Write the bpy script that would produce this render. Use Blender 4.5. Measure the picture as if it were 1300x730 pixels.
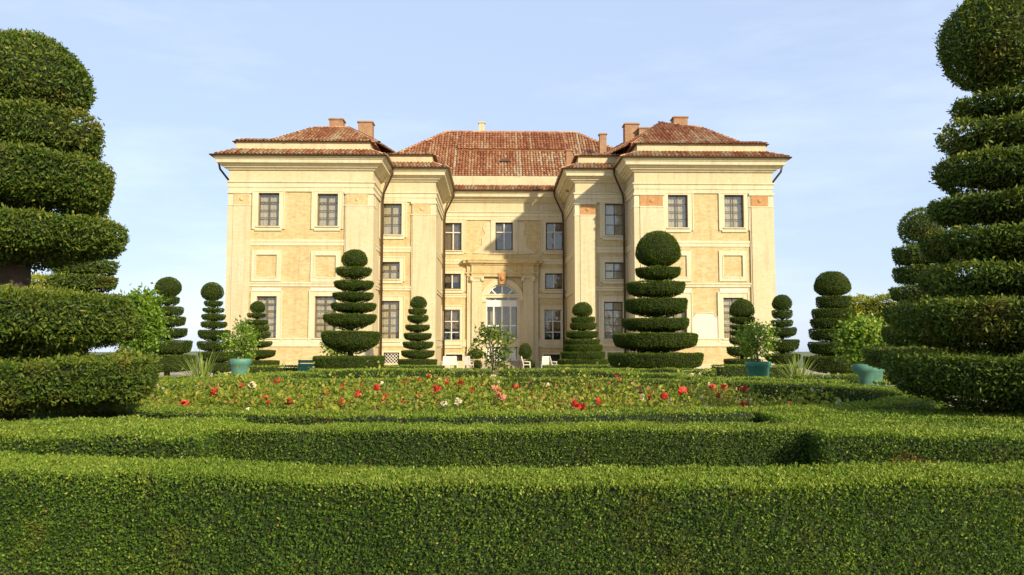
import bpy, math, random
import numpy as np
from mathutils import Vector, Matrix

for o in list(bpy.data.objects):
    bpy.data.objects.remove(o)
SC = bpy.context.scene
COL = SC.collection
rng = np.random.default_rng(11)
random.seed(11)
R = math.radians

# ---------------------------------------------------------------- camera
F, HZ, VPX, EYE = 1011.0, 441.0, 627.0, 1.75
PITCH = math.atan((HZ - 365) / F)
YAW = math.atan((650 - VPX) / F)          # camera looks a little to the right of the villa's axis
cam_d = bpy.data.cameras.new('camera')
cam = bpy.data.objects.new('camera', cam_d)
COL.objects.link(cam)
cam_d.sensor_width = 36
cam_d.lens = F / 1300 * 36
cam_d.clip_start, cam_d.clip_end = 0.05, 40000
cam.location = (0, 0, EYE)
cam.rotation_euler = (math.pi / 2 + PITCH, 0, -YAW)
SC.camera = cam

# ---------------------------------------------------------------- sky, sun, exposure
SUN_EL, SUN_AZ = R(24), R(32)             # azimuth: to the right of straight behind the camera
sun_dir = Vector((math.sin(SUN_AZ) * math.cos(SUN_EL), -math.cos(SUN_AZ) * math.cos(SUN_EL), math.sin(SUN_EL)))
w = bpy.data.worlds.new('World')
SC.world = w
w.use_nodes = True
nt = w.node_tree
bg = nt.nodes['Background']
sky = nt.nodes.new('ShaderNodeTexSky')
sky.sky_type = 'NISHITA'
sky.sun_disc = False
sky.sun_elevation = SUN_EL
sky.sun_rotation = math.atan2(sun_dir.x, sun_dir.y)
sky.air_density, sky.dust_density, sky.ozone_density = 1.0, 0.6, 1.0
hz = nt.nodes.new('ShaderNodeMix'); hz.data_type = 'RGBA'          # thin even summer haze over the whole sky
hz.inputs[0].default_value = 0.78
hz.inputs[7].default_value = (2.85, 3.6, 5.0, 1)
tcs = nt.nodes.new('ShaderNodeTexCoord'); mpp = nt.nodes.new('ShaderNodeMapping'); mpp.inputs['Scale'].default_value = (1.6, 1.6, 7.0)
nzs = nt.nodes.new('ShaderNodeTexNoise'); nzs.inputs['Scale'].default_value = 1.7; nzs.inputs['Detail'].default_value = 7; nzs.inputs['Roughness'].default_value = 0.6
nt.links.new(tcs.outputs['Generated'], mpp.inputs[0]); nt.links.new(mpp.outputs[0], nzs.inputs['Vector'])
cir = nt.nodes.new('ShaderNodeValToRGB')                            # faint wisps of high cloud
cir.color_ramp.elements[0].position, cir.color_ramp.elements[0].color = 0.45, (2.95, 3.6, 4.9, 1)
cir.color_ramp.elements[1].position, cir.color_ramp.elements[1].color = 0.85, (4.3, 4.8, 5.7, 1)
nt.links.new(nzs.outputs['Fac'], cir.inputs[0]); nt.links.new(cir.outputs[0], hz.inputs[7])
nt.links.new(sky.outputs[0], hz.inputs[6])
nt.links.new(hz.outputs[2], bg.inputs[0])
bg.inputs[1].default_value = 0.105
sl = bpy.data.lights.new('sun', 'SUN')
sl.energy, sl.angle, sl.color = 3.0, R(1.5), (1.0, 0.89, 0.65)
sun = bpy.data.objects.new('sun', sl)
COL.objects.link(sun)
sun.rotation_euler = sun_dir.to_track_quat('Z', 'Y').to_euler()
sun.location = (30, -40, 30)
SC.view_settings.view_transform = 'Standard'
SC.view_settings.look = 'None'
SC.view_settings.gamma = 1
SC.view_settings.exposure = 1.0
SC.view_settings.use_curve_mapping = False
SC.render.engine = 'CYCLES'
SC.cycles.max_bounces = 6
SC.cycles.diffuse_bounces = 3
SC.cycles.transparent_max_bounces = 8

# ---------------------------------------------------------------- pixel helpers (directions only; the distance is given)
_fw = Vector((math.sin(YAW) * math.cos(PITCH), math.cos(YAW) * math.cos(PITCH), math.sin(PITCH)))
_rt = Vector((math.cos(YAW), -math.sin(YAW), 0))
_up = _rt.cross(_fw)
def ray(px, py):
    return _fw + _rt * ((px - 650) / F) + _up * ((365 - py) / F)
def at(px, py, Y):
    d = ray(px, py); s = Y / d.y
    return Vector((d.x * s, Y, EYE + d.z * s))
def on(px, py, z):
    d = ray(px, py); s = (z - EYE) / d.z
    return Vector((d.x * s, d.y * s, z))

# ---------------------------------------------------------------- materials
def nodes_of(name):
    m = bpy.data.materials.new(name)
    m.use_nodes = True
    return m, m.node_tree, m.node_tree.nodes['Principled BSDF'], m.node_tree.nodes['Material Output']
def N(nt, t, **kw):
    n = nt.nodes.new(t)
    for k, v in kw.items():
        setattr(n, k, v)
    return n
def ramp(nt, stops):
    r = nt.nodes.new('ShaderNodeValToRGB')
    el = r.color_ramp.elements
    while len(el) < len(stops):
        el.new(0.5)
    for e, (p, c) in zip(el, stops):
        e.position = p
        e.color = (*c, 1)
    return r
def mixc(nt, fac, a, b, mode='MIX'):
    m = nt.nodes.new('ShaderNodeMix')
    m.data_type = 'RGBA'
    m.blend_type = mode
    for sock, v in ((0, fac), (6, a), (7, b)):
        if hasattr(v, 'links'):
            nt.links.new(v, m.inputs[sock])
        else:
            m.inputs[sock].default_value = v if sock == 0 else (*v, 1)
    return m.outputs[2]
def noise(nt, scale, detail=4, rough=0.6, vec=None):
    n = nt.nodes.new('ShaderNodeTexNoise')
    n.inputs['Scale'].default_value = scale
    n.inputs['Detail'].default_value = detail
    n.inputs['Roughness'].default_value = rough
    if vec is not None:
        nt.links.new(vec, n.inputs['Vector'])
    return n.outputs['Fac']
def contrast(nt, v, lo, hi):
    m = nt.nodes.new('ShaderNodeMapRange')
    m.inputs[1].default_value, m.inputs[2].default_value = lo, hi
    nt.links.new(v, m.inputs[0])
    return m.outputs[0]
def mat_plain(name, c, rough=0.7, var=0.25, scale=3.0, metal=0.0, spec=0.4):
    m, nt, p, o = nodes_of(name)
    g = nt.nodes.new('ShaderNodeNewGeometry')
    f = noise(nt, scale, 5, 0.65, g.outputs['Position'])
    c2 = tuple(x * (1 - var) for x in c)
    c3 = tuple(min(1, x * (1 + var * 0.6)) for x in c)
    nt.links.new(mixc(nt, contrast(nt, f, 0.3, 0.7), c2, c3), p.inputs['Base Color'])
    p.inputs['Roughness'].default_value = rough
    p.inputs['Metallic'].default_value = metal
    p.inputs['Specular IOR Level'].default_value = spec
    return m
def mat_wall(name, pale, warm, brick, amount, mortar=0.75, patch=0.5):
    """lime-washed brick: fine brick courses showing through worn stucco"""
    m, nt, p, o = nodes_of(name)
    g = nt.nodes.new('ShaderNodeNewGeometry')
    s = N(nt, 'ShaderNodeSeparateXYZ'); nt.links.new(g.outputs['Position'], s.inputs[0])
    a = N(nt, 'ShaderNodeMath', operation='ADD'); nt.links.new(s.outputs[0], a.inputs[0]); nt.links.new(s.outputs[1], a.inputs[1])
    cb = N(nt, 'ShaderNodeCombineXYZ'); nt.links.new(a.outputs[0], cb.inputs[0]); nt.links.new(s.outputs[2], cb.inputs[1])
    bt = N(nt, 'ShaderNodeTexBrick')
    nt.links.new(cb.outputs[0], bt.inputs['Vector'])
    bt.inputs['Scale'].default_value = 1.0
    bt.inputs['Brick Width'].default_value = 0.30
    bt.inputs['Row Height'].default_value = 0.095
    bt.inputs['Mortar Size'].default_value = 0.012
    bt.inputs['Mortar Smooth'].default_value = 0.4
    bt.inputs['Color1'].default_value = (*brick, 1)
    bt.inputs['Color2'].default_value = (*[x * 0.8 + y * 0.2 for x, y in zip(warm, pale)], 1)
    bt.inputs['Mortar'].default_value = (*[x * mortar for x in pale], 1)
    big = noise(nt, 0.55, 6, 0.62, g.outputs['Position'])
    med = noise(nt, 2.6, 6, 0.7, g.outputs['Position'])
    fine = noise(nt, 14, 4, 0.7, g.outputs['Position'])
    # vertical streaks of weathering
    vm = N(nt, 'ShaderNodeVectorMath', operation='MULTIPLY'); vm.inputs[1].default_value = (3.2, 3.2, 0.22)
    nt.links.new(g.outputs['Position'], vm.inputs[0])
    streak = noise(nt, 1.0, 5, 0.65, vm.outputs[0])
    col = mixc(nt, contrast(nt, big, 0.35, 0.65), pale, warm)
    am = N(nt, 'ShaderNodeMath', operation='MULTIPLY'); am.inputs[1].default_value = amount
    nt.links.new(contrast(nt, med, 0.5 - patch * 0.4, 0.5 + patch * 0.3), am.inputs[0])
    col = mixc(nt, am.outputs[0], col, bt.outputs['Color'])
    dk = N(nt, 'ShaderNodeMath', operation='MULTIPLY'); dk.inputs[1].default_value = 0.50
    nt.links.new(contrast(nt, streak, 0.50, 0.78), dk.inputs[0])
    col = mixc(nt, dk.outputs[0], col, tuple(x * y for x, y in zip(warm, (0.48, 0.42, 0.36))))
    fm = N(nt, 'ShaderNodeMath', operation='MULTIPLY'); fm.inputs[1].default_value = 0.46
    nt.links.new(contrast(nt, fine, 0.5, 0.8), fm.inputs[0])
    col = mixc(nt, fm.outputs[0], col, tuple(x * 0.55 for x in warm))
    # courses of harder and softer brick, patched over the years
    v2 = N(nt, 'ShaderNodeVectorMath', operation='MULTIPLY'); v2.inputs[1].default_value = (2.4, 2.4, 7.5)
    nt.links.new(g.outputs['Position'], v2.inputs[0])
    crs = noise(nt, 1.0, 5, 0.75, v2.outputs[0])
    cm = N(nt, 'ShaderNodeMath', operation='MULTIPLY'); cm.inputs[1].default_value = 0.12 + 0.50 * amount
    nt.links.new(contrast(nt, crs, 0.47, 0.72), cm.inputs[0])
    col = mixc(nt, cm.outputs[0], col, tuple(x * y for x, y in zip(brick, (0.92, 0.86, 0.80))))
    lm = N(nt, 'ShaderNodeMath', operation='MULTIPLY'); lm.inputs[1].default_value = 0.45
    nt.links.new(contrast(nt, noise(nt, 1.7, 6, 0.75, v2.outputs[0]), 0.54, 0.76), lm.inputs[0])
    col = mixc(nt, lm.outputs[0], col, tuple(min(0.74, x * 1.14) for x in pale))
    nt.links.new(col, p.inputs['Base Color'])
    p.inputs['Roughness'].default_value = 0.9
    p.inputs['Specular IOR Level'].default_value = 0.15
    b = N(nt, 'ShaderNodeBump'); b.inputs['Strength'].default_value = 0.5; b.inputs['Distance'].default_value = 0.03
    nt.links.new(med, b.inputs['Height'])
    nt.links.new(b.outputs[0], p.inputs['Normal'])
    return m
def mat_leaf(name, stops, rough=0.55, trans=0.22, spec=0.25, patchcol=None, patchscale=1.2):
    m, nt, p, o = nodes_of(name)
    at_ = N(nt, 'ShaderNodeAttribute', attribute_name='tone')
    r = ramp(nt, stops)
    nt.links.new(at_.outputs['Fac'], r.inputs[0])
    c = r.outputs[0]
    g = nt.nodes.new('ShaderNodeNewGeometry')
    if patchcol:
        f = noise(nt, patchscale, 4, 0.6, g.outputs['Position'])
        c = mixc(nt, contrast(nt, f, 0.56, 0.78), c, patchcol)
    f2 = noise(nt, 0.7, 3, 0.6, g.outputs['Position'])
    c = mixc(nt, contrast(nt, f2, 0.3, 0.75), c, (1.25, 1.18, 0.85), 'MULTIPLY')
    nt.links.new(c, p.inputs['Base Color'])
    p.inputs['Roughness'].default_value = rough
    p.inputs['Specular IOR Level'].default_value = spec
    t = N(nt, 'ShaderNodeBsdfTranslucent')
    tc = mixc(nt, 1.0, c, (1.5, 1.5, 0.5), 'MULTIPLY')
    nt.links.new(tc, t.inputs[0])
    mx = N(nt, 'ShaderNodeMixShader'); mx.inputs[0].default_value = trans
    nt.links.new(p.outputs[0], mx.inputs[1]); nt.links.new(t.outputs[0], mx.inputs[2])
    nt.links.new(mx.outputs[0], o.inputs[0])
    return m
def mat_tone(name, stops, rough=0.8, spec=0.2):
    m, nt, p, o = nodes_of(name)
    at_ = N(nt, 'ShaderNodeAttribute', attribute_name='tone')
    r = ramp(nt, stops)
    nt.links.new(at_.outputs['Fac'], r.inputs[0])
    g = nt.nodes.new('ShaderNodeNewGeometry')
    f = noise(nt, 9, 4, 0.7, g.outputs['Position'])
    c = mixc(nt, contrast(nt, f, 0.3, 0.75), r.outputs[0], (0.7, 0.66, 0.6), 'MULTIPLY')
    nt.links.new(c, p.inputs['Base Color'])
    p.inputs['Roughness'].default_value = rough
    p.inputs['Specular IOR Level'].default_value = spec
    return m
def mat_glass(name, tint, refl=0.35):
    m, nt, p, o = nodes_of(name)
    tr = N(nt, 'ShaderNodeBsdfTransparent'); tr.inputs[0].default_value = (*tint, 1)
    gl = N(nt, 'ShaderNodeBsdfGlossy'); gl.inputs['Roughness'].default_value = 0.06
    gl.inputs['Color'].default_value = (0.9, 0.95, 0.95, 1)
    g = nt.nodes.new('ShaderNodeNewGeometry')
    b = N(nt, 'ShaderNodeBump'); b.inputs['Strength'].default_value = 0.25; b.inputs['Distance'].default_value = 0.05
    nt.links.new(noise(nt, 2.2, 2, 0.5, g.outputs['Position']), b.inputs['Height'])
    nt.links.new(b.outputs[0], gl.inputs['Normal'])
    mx = N(nt, 'ShaderNodeMixShader'); mx.inputs[0].default_value = refl
    nt.links.new(tr.outputs[0], mx.inputs[1]); nt.links.new(gl.outputs[0], mx.inputs[2])
    nt.links.new(mx.outputs[0], o.inputs[0])
    return m

M = {}
M['stucco'] = mat_wall('pale_stucco', (0.62, 0.54, 0.36), (0.58, 0.48, 0.29), (0.54, 0.38, 0.20), 0.50)
M['brickwork'] = mat_wall('worn_brickwork', (0.60, 0.51, 0.30), (0.56, 0.45, 0.23), (0.50, 0.30, 0.11), 1.0)
M['trim'] = mat_wall('stucco_trim', (0.66, 0.585, 0.40), (0.61, 0.52, 0.33), (0.57, 0.44, 0.26), 0.18)
M['terracotta'] = mat_wall('terracotta_panel', (0.50, 0.30, 0.14), (0.46, 0.22, 0.08), (0.42, 0.16, 0.06), 0.7)
M['plaster'] = mat_plain('white_plaster', (0.66, 0.58, 0.46), 0.9, 0.10, 1.5)
M['chimney'] = mat_wall('chimney_brick', (0.44, 0.31, 0.19), (0.34, 0.18, 0.10), (0.28, 0.11, 0.05), 1.0)
M['tile'] = mat_tone('roof_tile', [(0.0, (0.31, 0.095, 0.04)), (0.35, (0.46, 0.185, 0.08)), (0.6, (0.54, 0.26, 0.12)), (0.82, (0.60, 0.39, 0.21)), (1.0, (0.64, 0.50, 0.32))])
M['tile_bed'] = mat_plain('roof_bed', (0.28, 0.12, 0.06), 0.9)
M['metal'] = mat_plain('brown_copper', (0.10, 0.06, 0.035), 0.45, 0.3, 4, 0.6)
M['iron'] = mat_plain('dark_iron', (0.05, 0.045, 0.04), 0.6, 0.3)
M['wood_dark'] = mat_plain('dark_window_wood', (0.13, 0.095, 0.06), 0.7, 0.3, 6)
M['wood_white'] = mat_plain('white_painted_wood', (0.62, 0.57, 0.47), 0.6, 0.15, 6)
M['door'] = mat_plain('pale_grey_door_paint', (0.72, 0.69, 0.60), 0.6, 0.12, 4)
M['glass'] = mat_glass('window_glass', (0.84, 0.82, 0.74), 0.13)
M['glass_dark'] = mat_glass('old_window_glass', (0.66, 0.62, 0.54), 0.11)
M['curtain'] = mat_plain('grey_linen_curtain', (0.52, 0.47, 0.36), 0.9, 0.25, 5)
M['curtain_dark'] = mat_plain('brown_linen_curtain', (0.27, 0.22, 0.15), 0.9, 0.35, 5)
M['stone'] = mat_plain('worn_step_stone', (0.40, 0.33, 0.23), 0.85, 0.25, 3)
M['bark'] = mat_plain('bark', (0.075, 0.05, 0.03), 0.9, 0.4, 9)
M['bark_pale'] = mat_plain('young_bark', (0.22, 0.18, 0.12), 0.9, 0.3, 12)
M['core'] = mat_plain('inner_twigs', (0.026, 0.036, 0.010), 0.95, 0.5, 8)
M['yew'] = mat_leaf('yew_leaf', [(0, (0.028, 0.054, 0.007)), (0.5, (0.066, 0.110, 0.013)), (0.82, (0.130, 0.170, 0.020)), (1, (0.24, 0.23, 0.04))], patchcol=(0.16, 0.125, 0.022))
M['yew_far'] = mat_leaf('yew_leaf_fine', [(0, (0.026, 0.050, 0.006)), (0.5, (0.050, 0.082, 0.008)), (0.85, (0.085, 0.118, 0.011)), (1, (0.14, 0.155, 0.02))], rough=0.7, spec=0.12)
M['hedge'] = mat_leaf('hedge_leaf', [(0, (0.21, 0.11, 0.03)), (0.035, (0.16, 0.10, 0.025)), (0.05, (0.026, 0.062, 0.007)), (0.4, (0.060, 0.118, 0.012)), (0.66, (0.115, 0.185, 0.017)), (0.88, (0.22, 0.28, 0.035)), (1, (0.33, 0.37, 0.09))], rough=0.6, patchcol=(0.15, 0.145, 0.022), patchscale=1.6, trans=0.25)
M['citrus'] = mat_leaf('citrus_leaf', [(0, (0.045, 0.10, 0.010)), (0.5, (0.12, 0.21, 0.018)), (0.85, (0.22, 0.31, 0.03)), (1, (0.36, 0.40, 0.06))], rough=0.45, spec=0.35, trans=0.3)
M['rose_leaf'] = mat_leaf('rose_leaf', [(0, (0.05, 0.10, 0.014)), (0.4, (0.12, 0.18, 0.02)), (0.75, (0.26, 0.28, 0.035)), (0.93, (0.38, 0.33, 0.07)), (1, (0.36, 0.18, 0.07))], trans=0.3)
M['tree_leaf'] = mat_leaf('young_tree_leaf', [(0, (0.04, 0.075, 0.010)), (0.5, (0.09, 0.14, 0.016)), (0.85, (0.17, 0.21, 0.03)), (1, (0.33, 0.30, 0.06))], trans=0.3)
M['gold_leaf'] = mat_leaf('golden_leaf', [(0, (0.10, 0.13, 0.015)), (0.5, (0.25, 0.27, 0.03)), (1, (0.42, 0.40, 0.08))], trans=0.3)
M['blade'] = mat_leaf('strap_leaf', [(0, (0.10, 0.16, 0.03)), (0.6, (0.22, 0.28, 0.06)), (1, (0.36, 0.38, 0.14))], trans=0.3)
M['red_petal'] = mat_plain('red_petal', (0.60, 0.045, 0.03), 0.6, 0.25, 20)
M['pink_petal'] = mat_plain('salmon_petal', (0.66, 0.24, 0.16), 0.6, 0.2, 20)
M['cream_petal'] = mat_plain('cream_petal', (0.72, 0.62, 0.38), 0.6, 0.15, 20)
M['pot_teal'] = mat_plain('verdigris_glaze', (0.10, 0.25, 0.18), 0.55, 0.3, 5)
M['bench_green'] = mat_plain('green_bench_paint', (0.025, 0.17, 0.11), 0.5, 0.2, 5)
M['pot_clay'] = mat_plain('sandy_clay_pot', (0.46, 0.33, 0.18), 0.85, 0.25, 6)
M['chair'] = mat_plain('white_chair_paint', (0.72, 0.68, 0.60), 0.5, 0.08, 5)
M['soil'] = mat_plain('soil', (0.09, 0.065, 0.04), 0.95, 0.4, 6)
def mat_ground():
    m, nt, p, o = nodes_of('lawn_and_fields')
    g = nt.nodes.new('ShaderNodeNewGeometry')
    f = noise(nt, 6, 6, 0.7, g.outputs['Position'])
    h = noise(nt, 0.0025, 6, 0.6, g.outputs['Position'])
    c = mixc(nt, contrast(nt, f, 0.3, 0.7), (0.060, 0.10, 0.018), (0.12, 0.15, 0.03))
    c = mixc(nt, contrast(nt, h, 0.42, 0.58), c, (0.17, 0.16, 0.07))
    nt.links.new(c, p.inputs['Base Color'])
    p.inputs['Roughness'].default_value = 0.95
    return m
M['ground'] = mat_ground()
def mat_gravel():
    m, nt, p, o = nodes_of('pale_gravel')
    g = nt.nodes.new('ShaderNodeNewGeometry')
    v = N(nt, 'ShaderNodeTexVoronoi'); v.inputs['Scale'].default_value = 45
    nt.links.new(g.outputs['Position'], v.inputs['Vector'])
    f = noise(nt, 1.3, 6, 0.7, g.outputs['Position'])
    c = mixc(nt, contrast(nt, f, 0.3, 0.7), (0.33, 0.27, 0.19), (0.44, 0.37, 0.27))
    c = mixc(nt, 0.35, c, v.outputs['Color'], 'SOFT_LIGHT')
    nt.links.new(c, p.inputs['Base Color'])
    p.inputs['Roughness'].default_value = 0.95
    b = N(nt, 'ShaderNodeBump'); b.inputs['Strength'].default_value = 0.6; b.inputs['Distance'].default_value = 0.01
    nt.links.new(v.outputs['Distance'], b.inputs['Height']); nt.links.new(b.outputs[0], p.inputs['Normal'])
    return m
M['gravel'] = mat_gravel()

# ---------------------------------------------------------------- mesh helpers
WLOC = {}
def link(o, parent=None, loc=(0, 0, 0)):
    """loc is in world space; parents are never rotated or scaled"""
    COL.objects.link(o)
    loc = Vector(loc)
    WLOC[o.name] = loc
    if parent is not None:
        o.parent = parent
        o.location = loc - WLOC[parent.name]
    else:
        o.location = loc
    return o
def tag(o, label, cat, group=None, kind=None):
    if label: o['label'] = label
    if cat: o['category'] = cat
    if group: o['group'] = group
    if kind: o['kind'] = kind
    return o
def empty(name, loc, label, cat, group=None):
    o = bpy.data.objects.new(name, None)
    o.empty_display_size = 0.3
    link(o, None, loc)
    return tag(o, label, cat, group)

class MB:
    def __init__(s):
        s.v, s.f, s.m, s.sm = [], [], [], []
    def add(s, vs, fs, mi=0, smooth=False):
        b = len(s.v)
        s.v += [tuple(x) for x in vs]
        for f in fs:
            s.f.append([b + i for i in f]); s.m.append(mi); s.sm.append(smooth)
        return s
    def box(s, x0, x1, y0, y1, z0, z1, mi=0):
        vs = [(x0, y0, z0), (x1, y0, z0), (x1, y1, z0), (x0, y1, z0), (x0, y0, z1), (x1, y0, z1), (x1, y1, z1), (x0, y1, z1)]
        return s.add(vs, [(0, 3, 2, 1), (4, 5, 6, 7), (0, 1, 5, 4), (1, 2, 6, 5), (2, 3, 7, 6), (3, 0, 4, 7)], mi)
    def quad(s, a, b, c, d, mi=0):
        return s.add([a, b, c, d], [(0, 1, 2, 3)], mi)
    def tube(s, pts, rad, n=8, mi=0):
        pts = [Vector(p) for p in pts]
        rads = rad if isinstance(rad, (list, tuple)) else [rad] * len(pts)
        vs, fs = [], []
        for i, p in enumerate(pts):
            t = (pts[min(i + 1, len(pts) - 1)] - pts[max(i - 1, 0)]).normalized()
            a = t.cross(Vector((0.31, 0.91, 0.27))).normalized()
            b = t.cross(a)
            for k in range(n):
                an = 2 * math.pi * k / n
                vs.append(p + (a * math.cos(an) + b * math.sin(an)) * rads[i])
        for i in range(len(pts) - 1):
            for k in range(n):
                k2 = (k + 1) % n
                fs.append((i * n + k, i * n + k2, (i + 1) * n + k2, (i + 1) * n + k))
        fs.append(tuple(range(n - 1, -1, -1))); fs.append(tuple((len(pts) - 1) * n + k for k in range(n)))
        return s.add(vs, fs, mi, True)
    def lathe(s, prof, n=24, c=(0, 0, 0), mi=0, smooth=True):
        vs, fs = [], []
        for r, z in prof:
            for k in range(n):
                a = 2 * math.pi * k / n
                vs.append((c[0] + r * math.cos(a), c[1] + r * math.sin(a), c[2] + z))
        for i in range(len(prof) - 1):
            for k in range(n):
                k2 = (k + 1) % n
                fs.append((i * n + k, i * n + k2, (i + 1) * n + k2, (i + 1) * n + k))
        return s.add(vs, fs, mi, smooth)
    def sweep(s, path, prof, closed=False, mi=0):
        """profile [(out, z)] swept along a plan path; 'out' is to the right of travel"""
        P = [Vector((p[0], p[1])) for p in path]
        n = len(P)
        offs = []
        for i in range(n):
            if closed or 0 < i < n - 1:
                d0 = (P[i] - P[i - 1]).normalized(); d1 = (P[(i + 1) % n] - P[i]).normalized()
            elif i == 0:
                d0 = d1 = (P[1] - P[0]).normalized()
            else:
                d0 = d1 = (P[-1] - P[-2]).normalized()
            n0 = Vector((d0.y, -d0.x)); n1 = Vector((d1.y, -d1.x))
            m = n0 + n1
            offs.append(m / max(0.2, m.dot(n0)) if m.length > 1e-6 else n0)
        k = len(prof)
        vs = [(P[i].x + offs[i].x * o, P[i].y + offs[i].y * o, z) for i in range(n) for o, z in prof]
        fs = []
        for i in range(n if closed else n - 1):
            j = (i + 1) % n
            for q in range(k - 1):
                fs.append((i * k + q, j * k + q, j * k + q + 1, i * k + q + 1))
        if not closed:
            fs.append(tuple(range(k))); fs.append(tuple((n - 1) * k + q for q in range(k - 1, -1, -1)))
        return s.add(vs, fs, mi)
    def mesh(s, name, mats):
        me = bpy.data.meshes.new(name)
        me.from_pydata(s.v, [], s.f)
        for m in mats:
            me.materials.append(M[m] if isinstance(m, str) else m)
        me.polygons.foreach_set('material_index', s.m)
        me.polygons.foreach_set('use_smooth', s.sm)
        me.update()
        return me
    def build(s, name, mats, parent=None, loc=(0, 0, 0), local=False):
        """local=False: vertices are in world space, so the object sits at the world origin"""
        if isinstance(mats, str): mats = [mats]
        o = bpy.data.objects.new(name, s.mesh(name, mats))
        return link(o, parent, loc)

def big_mesh(name, V, Q, mats, midx=None, tone=None, smooth=None):
    """numpy quads -> mesh with a per-vertex 'tone'"""
    me = bpy.data.meshes.new(name)
    nf = len(Q)
    me.vertices.add(len(V)); me.vertices.foreach_set('co', np.ascontiguousarray(V, np.float32).ravel())
    me.loops.add(nf * 4); me.loops.foreach_set('vertex_index', np.ascontiguousarray(Q, np.int32).ravel())
    me.polygons.add(nf)
    me.polygons.foreach_set('loop_start', np.arange(0, nf * 4, 4, dtype=np.int32))
    for m in mats: me.materials.append(M[m])
    if midx is not None: me.polygons.foreach_set('material_index', np.ascontiguousarray(midx, np.int32))
    if smooth is not None: me.polygons.foreach_set('use_smooth', np.ascontiguousarray(smooth, bool))
    if tone is not None:
        a = me.attributes.new('tone', 'FLOAT', 'POINT')
        a.data.foreach_set('value', np.ascontiguousarray(tone, np.float32))
    me.update(calc_edges=True)
    return me

# ---- foliage
_K = rng.normal(size=(14, 3)); _PH = rng.uniform(0, 6.28, 14)
def lump(P, freq):
    """cheap smooth noise, about -1..1"""
    P = np.asarray(P)
    out = np.zeros(len(P))
    for i in range(14):
        f = freq * (0.6 + 0.13 * i)
        out += np.sin(P @ (_K[i] / np.linalg.norm(_K[i]) * f) + _PH[i]) / (1 + 0.12 * i)
    return out / 4.2
def nrm(a):
    return a / np.maximum(np.linalg.norm(a, axis=1, keepdims=True), 1e-9)
def leaf_quads(P, Nn, L, W, out=0.6, spread=0.9, upb=0.25, fold=0.25):
    n = len(P)
    L = np.broadcast_to(L, (n,))[:, None] * rng.uniform(0.65, 1.3, (n, 1))
    W = np.broadcast_to(W, (n,))[:, None] * rng.uniform(0.75, 1.25, (n, 1))
    t = rng.normal(size=(n, 3))
    d = nrm(Nn * out + nrm(t) * spread + np.array([0, 0, 1.0]) * upb)
    sd = nrm(np.cross(d, rng.normal(size=(n, 3))))
    nn = np.cross(d, sd)
    V = np.stack([P - d * L * 0.35, P + d * L * 0.1 + sd * W + nn * W * fold, P + d * L * 0.65, P + d * L * 0.1 - sd * W + nn * W * fold], 1)
    return V.reshape(-1, 3)
def quads_of(n, base=0):
    return np.arange(n * 4).reshape(n, 4) + base
def join_foliage(name, core, leafsets, mats):
    """core: MB or None (slot 0); leafsets: [(V, tone, slot)]"""
    Vs, Qs, Ms, Ts, Ss = [], [], [], [], []
    b = 0
    if core is not None:
        q = [f if len(f) == 4 else (list(f) + [f[-1]])[:4] for f in core.f if len(f) in (4,)]
        Vs.append(np.array(core.v)); Qs.append(np.array(q)); Ms.append(np.array([m for f, m in zip(core.f, core.m) if len(f) == 4])); Ts.append(np.full(len(core.v), 0.2)); b = len(core.v)
        Ss.append(np.zeros(len(q), bool))
    for V, tone, slot in leafsets:
        n = len(V) // 4
        Vs.append(V); Qs.append(quads_of(n, b)); Ms.append(np.full(n, slot)); Ts.append(np.repeat(tone, 4)); b += len(V)
        Ss.append(np.zeros(n, bool))
    return big_mesh(name, np.concatenate(Vs), np.concatenate(Qs), mats, np.concatenate(Ms), np.concatenate(Ts), np.concatenate(Ss))

def surf_rev(prof, n):
    """n points over a surface of revolution: positions, outward normals"""
    prof = np.array(prof, float)
    d = np.diff(prof, axis=0)
    ln = np.hypot(d[:, 0], d[:, 1])
    area = ln * (prof[:-1, 0] + prof[1:, 0]) / 2 + 1e-9
    k = rng.choice(len(area), n, p=area / area.sum())
    r0, r1 = prof[k, 0], prof[k + 1, 0]
    u = rng.uniform(size=n)
    # area-correct parameter along the slanted segment
    t = np.where(np.abs(r1 - r0) < 1e-6, u, (np.sqrt(r0 ** 2 + u * (r1 ** 2 - r0 ** 2)) - r0) / np.where(np.abs(r1 - r0) < 1e-6, 1, r1 - r0))
    r = r0 + t * (r1 - r0); z = prof[k, 1] + t * d[k, 1]
    a = rng.uniform(0, 2 * np.pi, n)
    nr, nz = d[k, 1] / ln[k], -d[k, 0] / ln[k]
    P = np.stack([r * np.cos(a), r * np.sin(a), z], 1)
    Nn = np.stack([nr * np.cos(a), nr * np.sin(a), nz], 1)
    return P, Nn, area.sum() * 2 * np.pi

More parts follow.
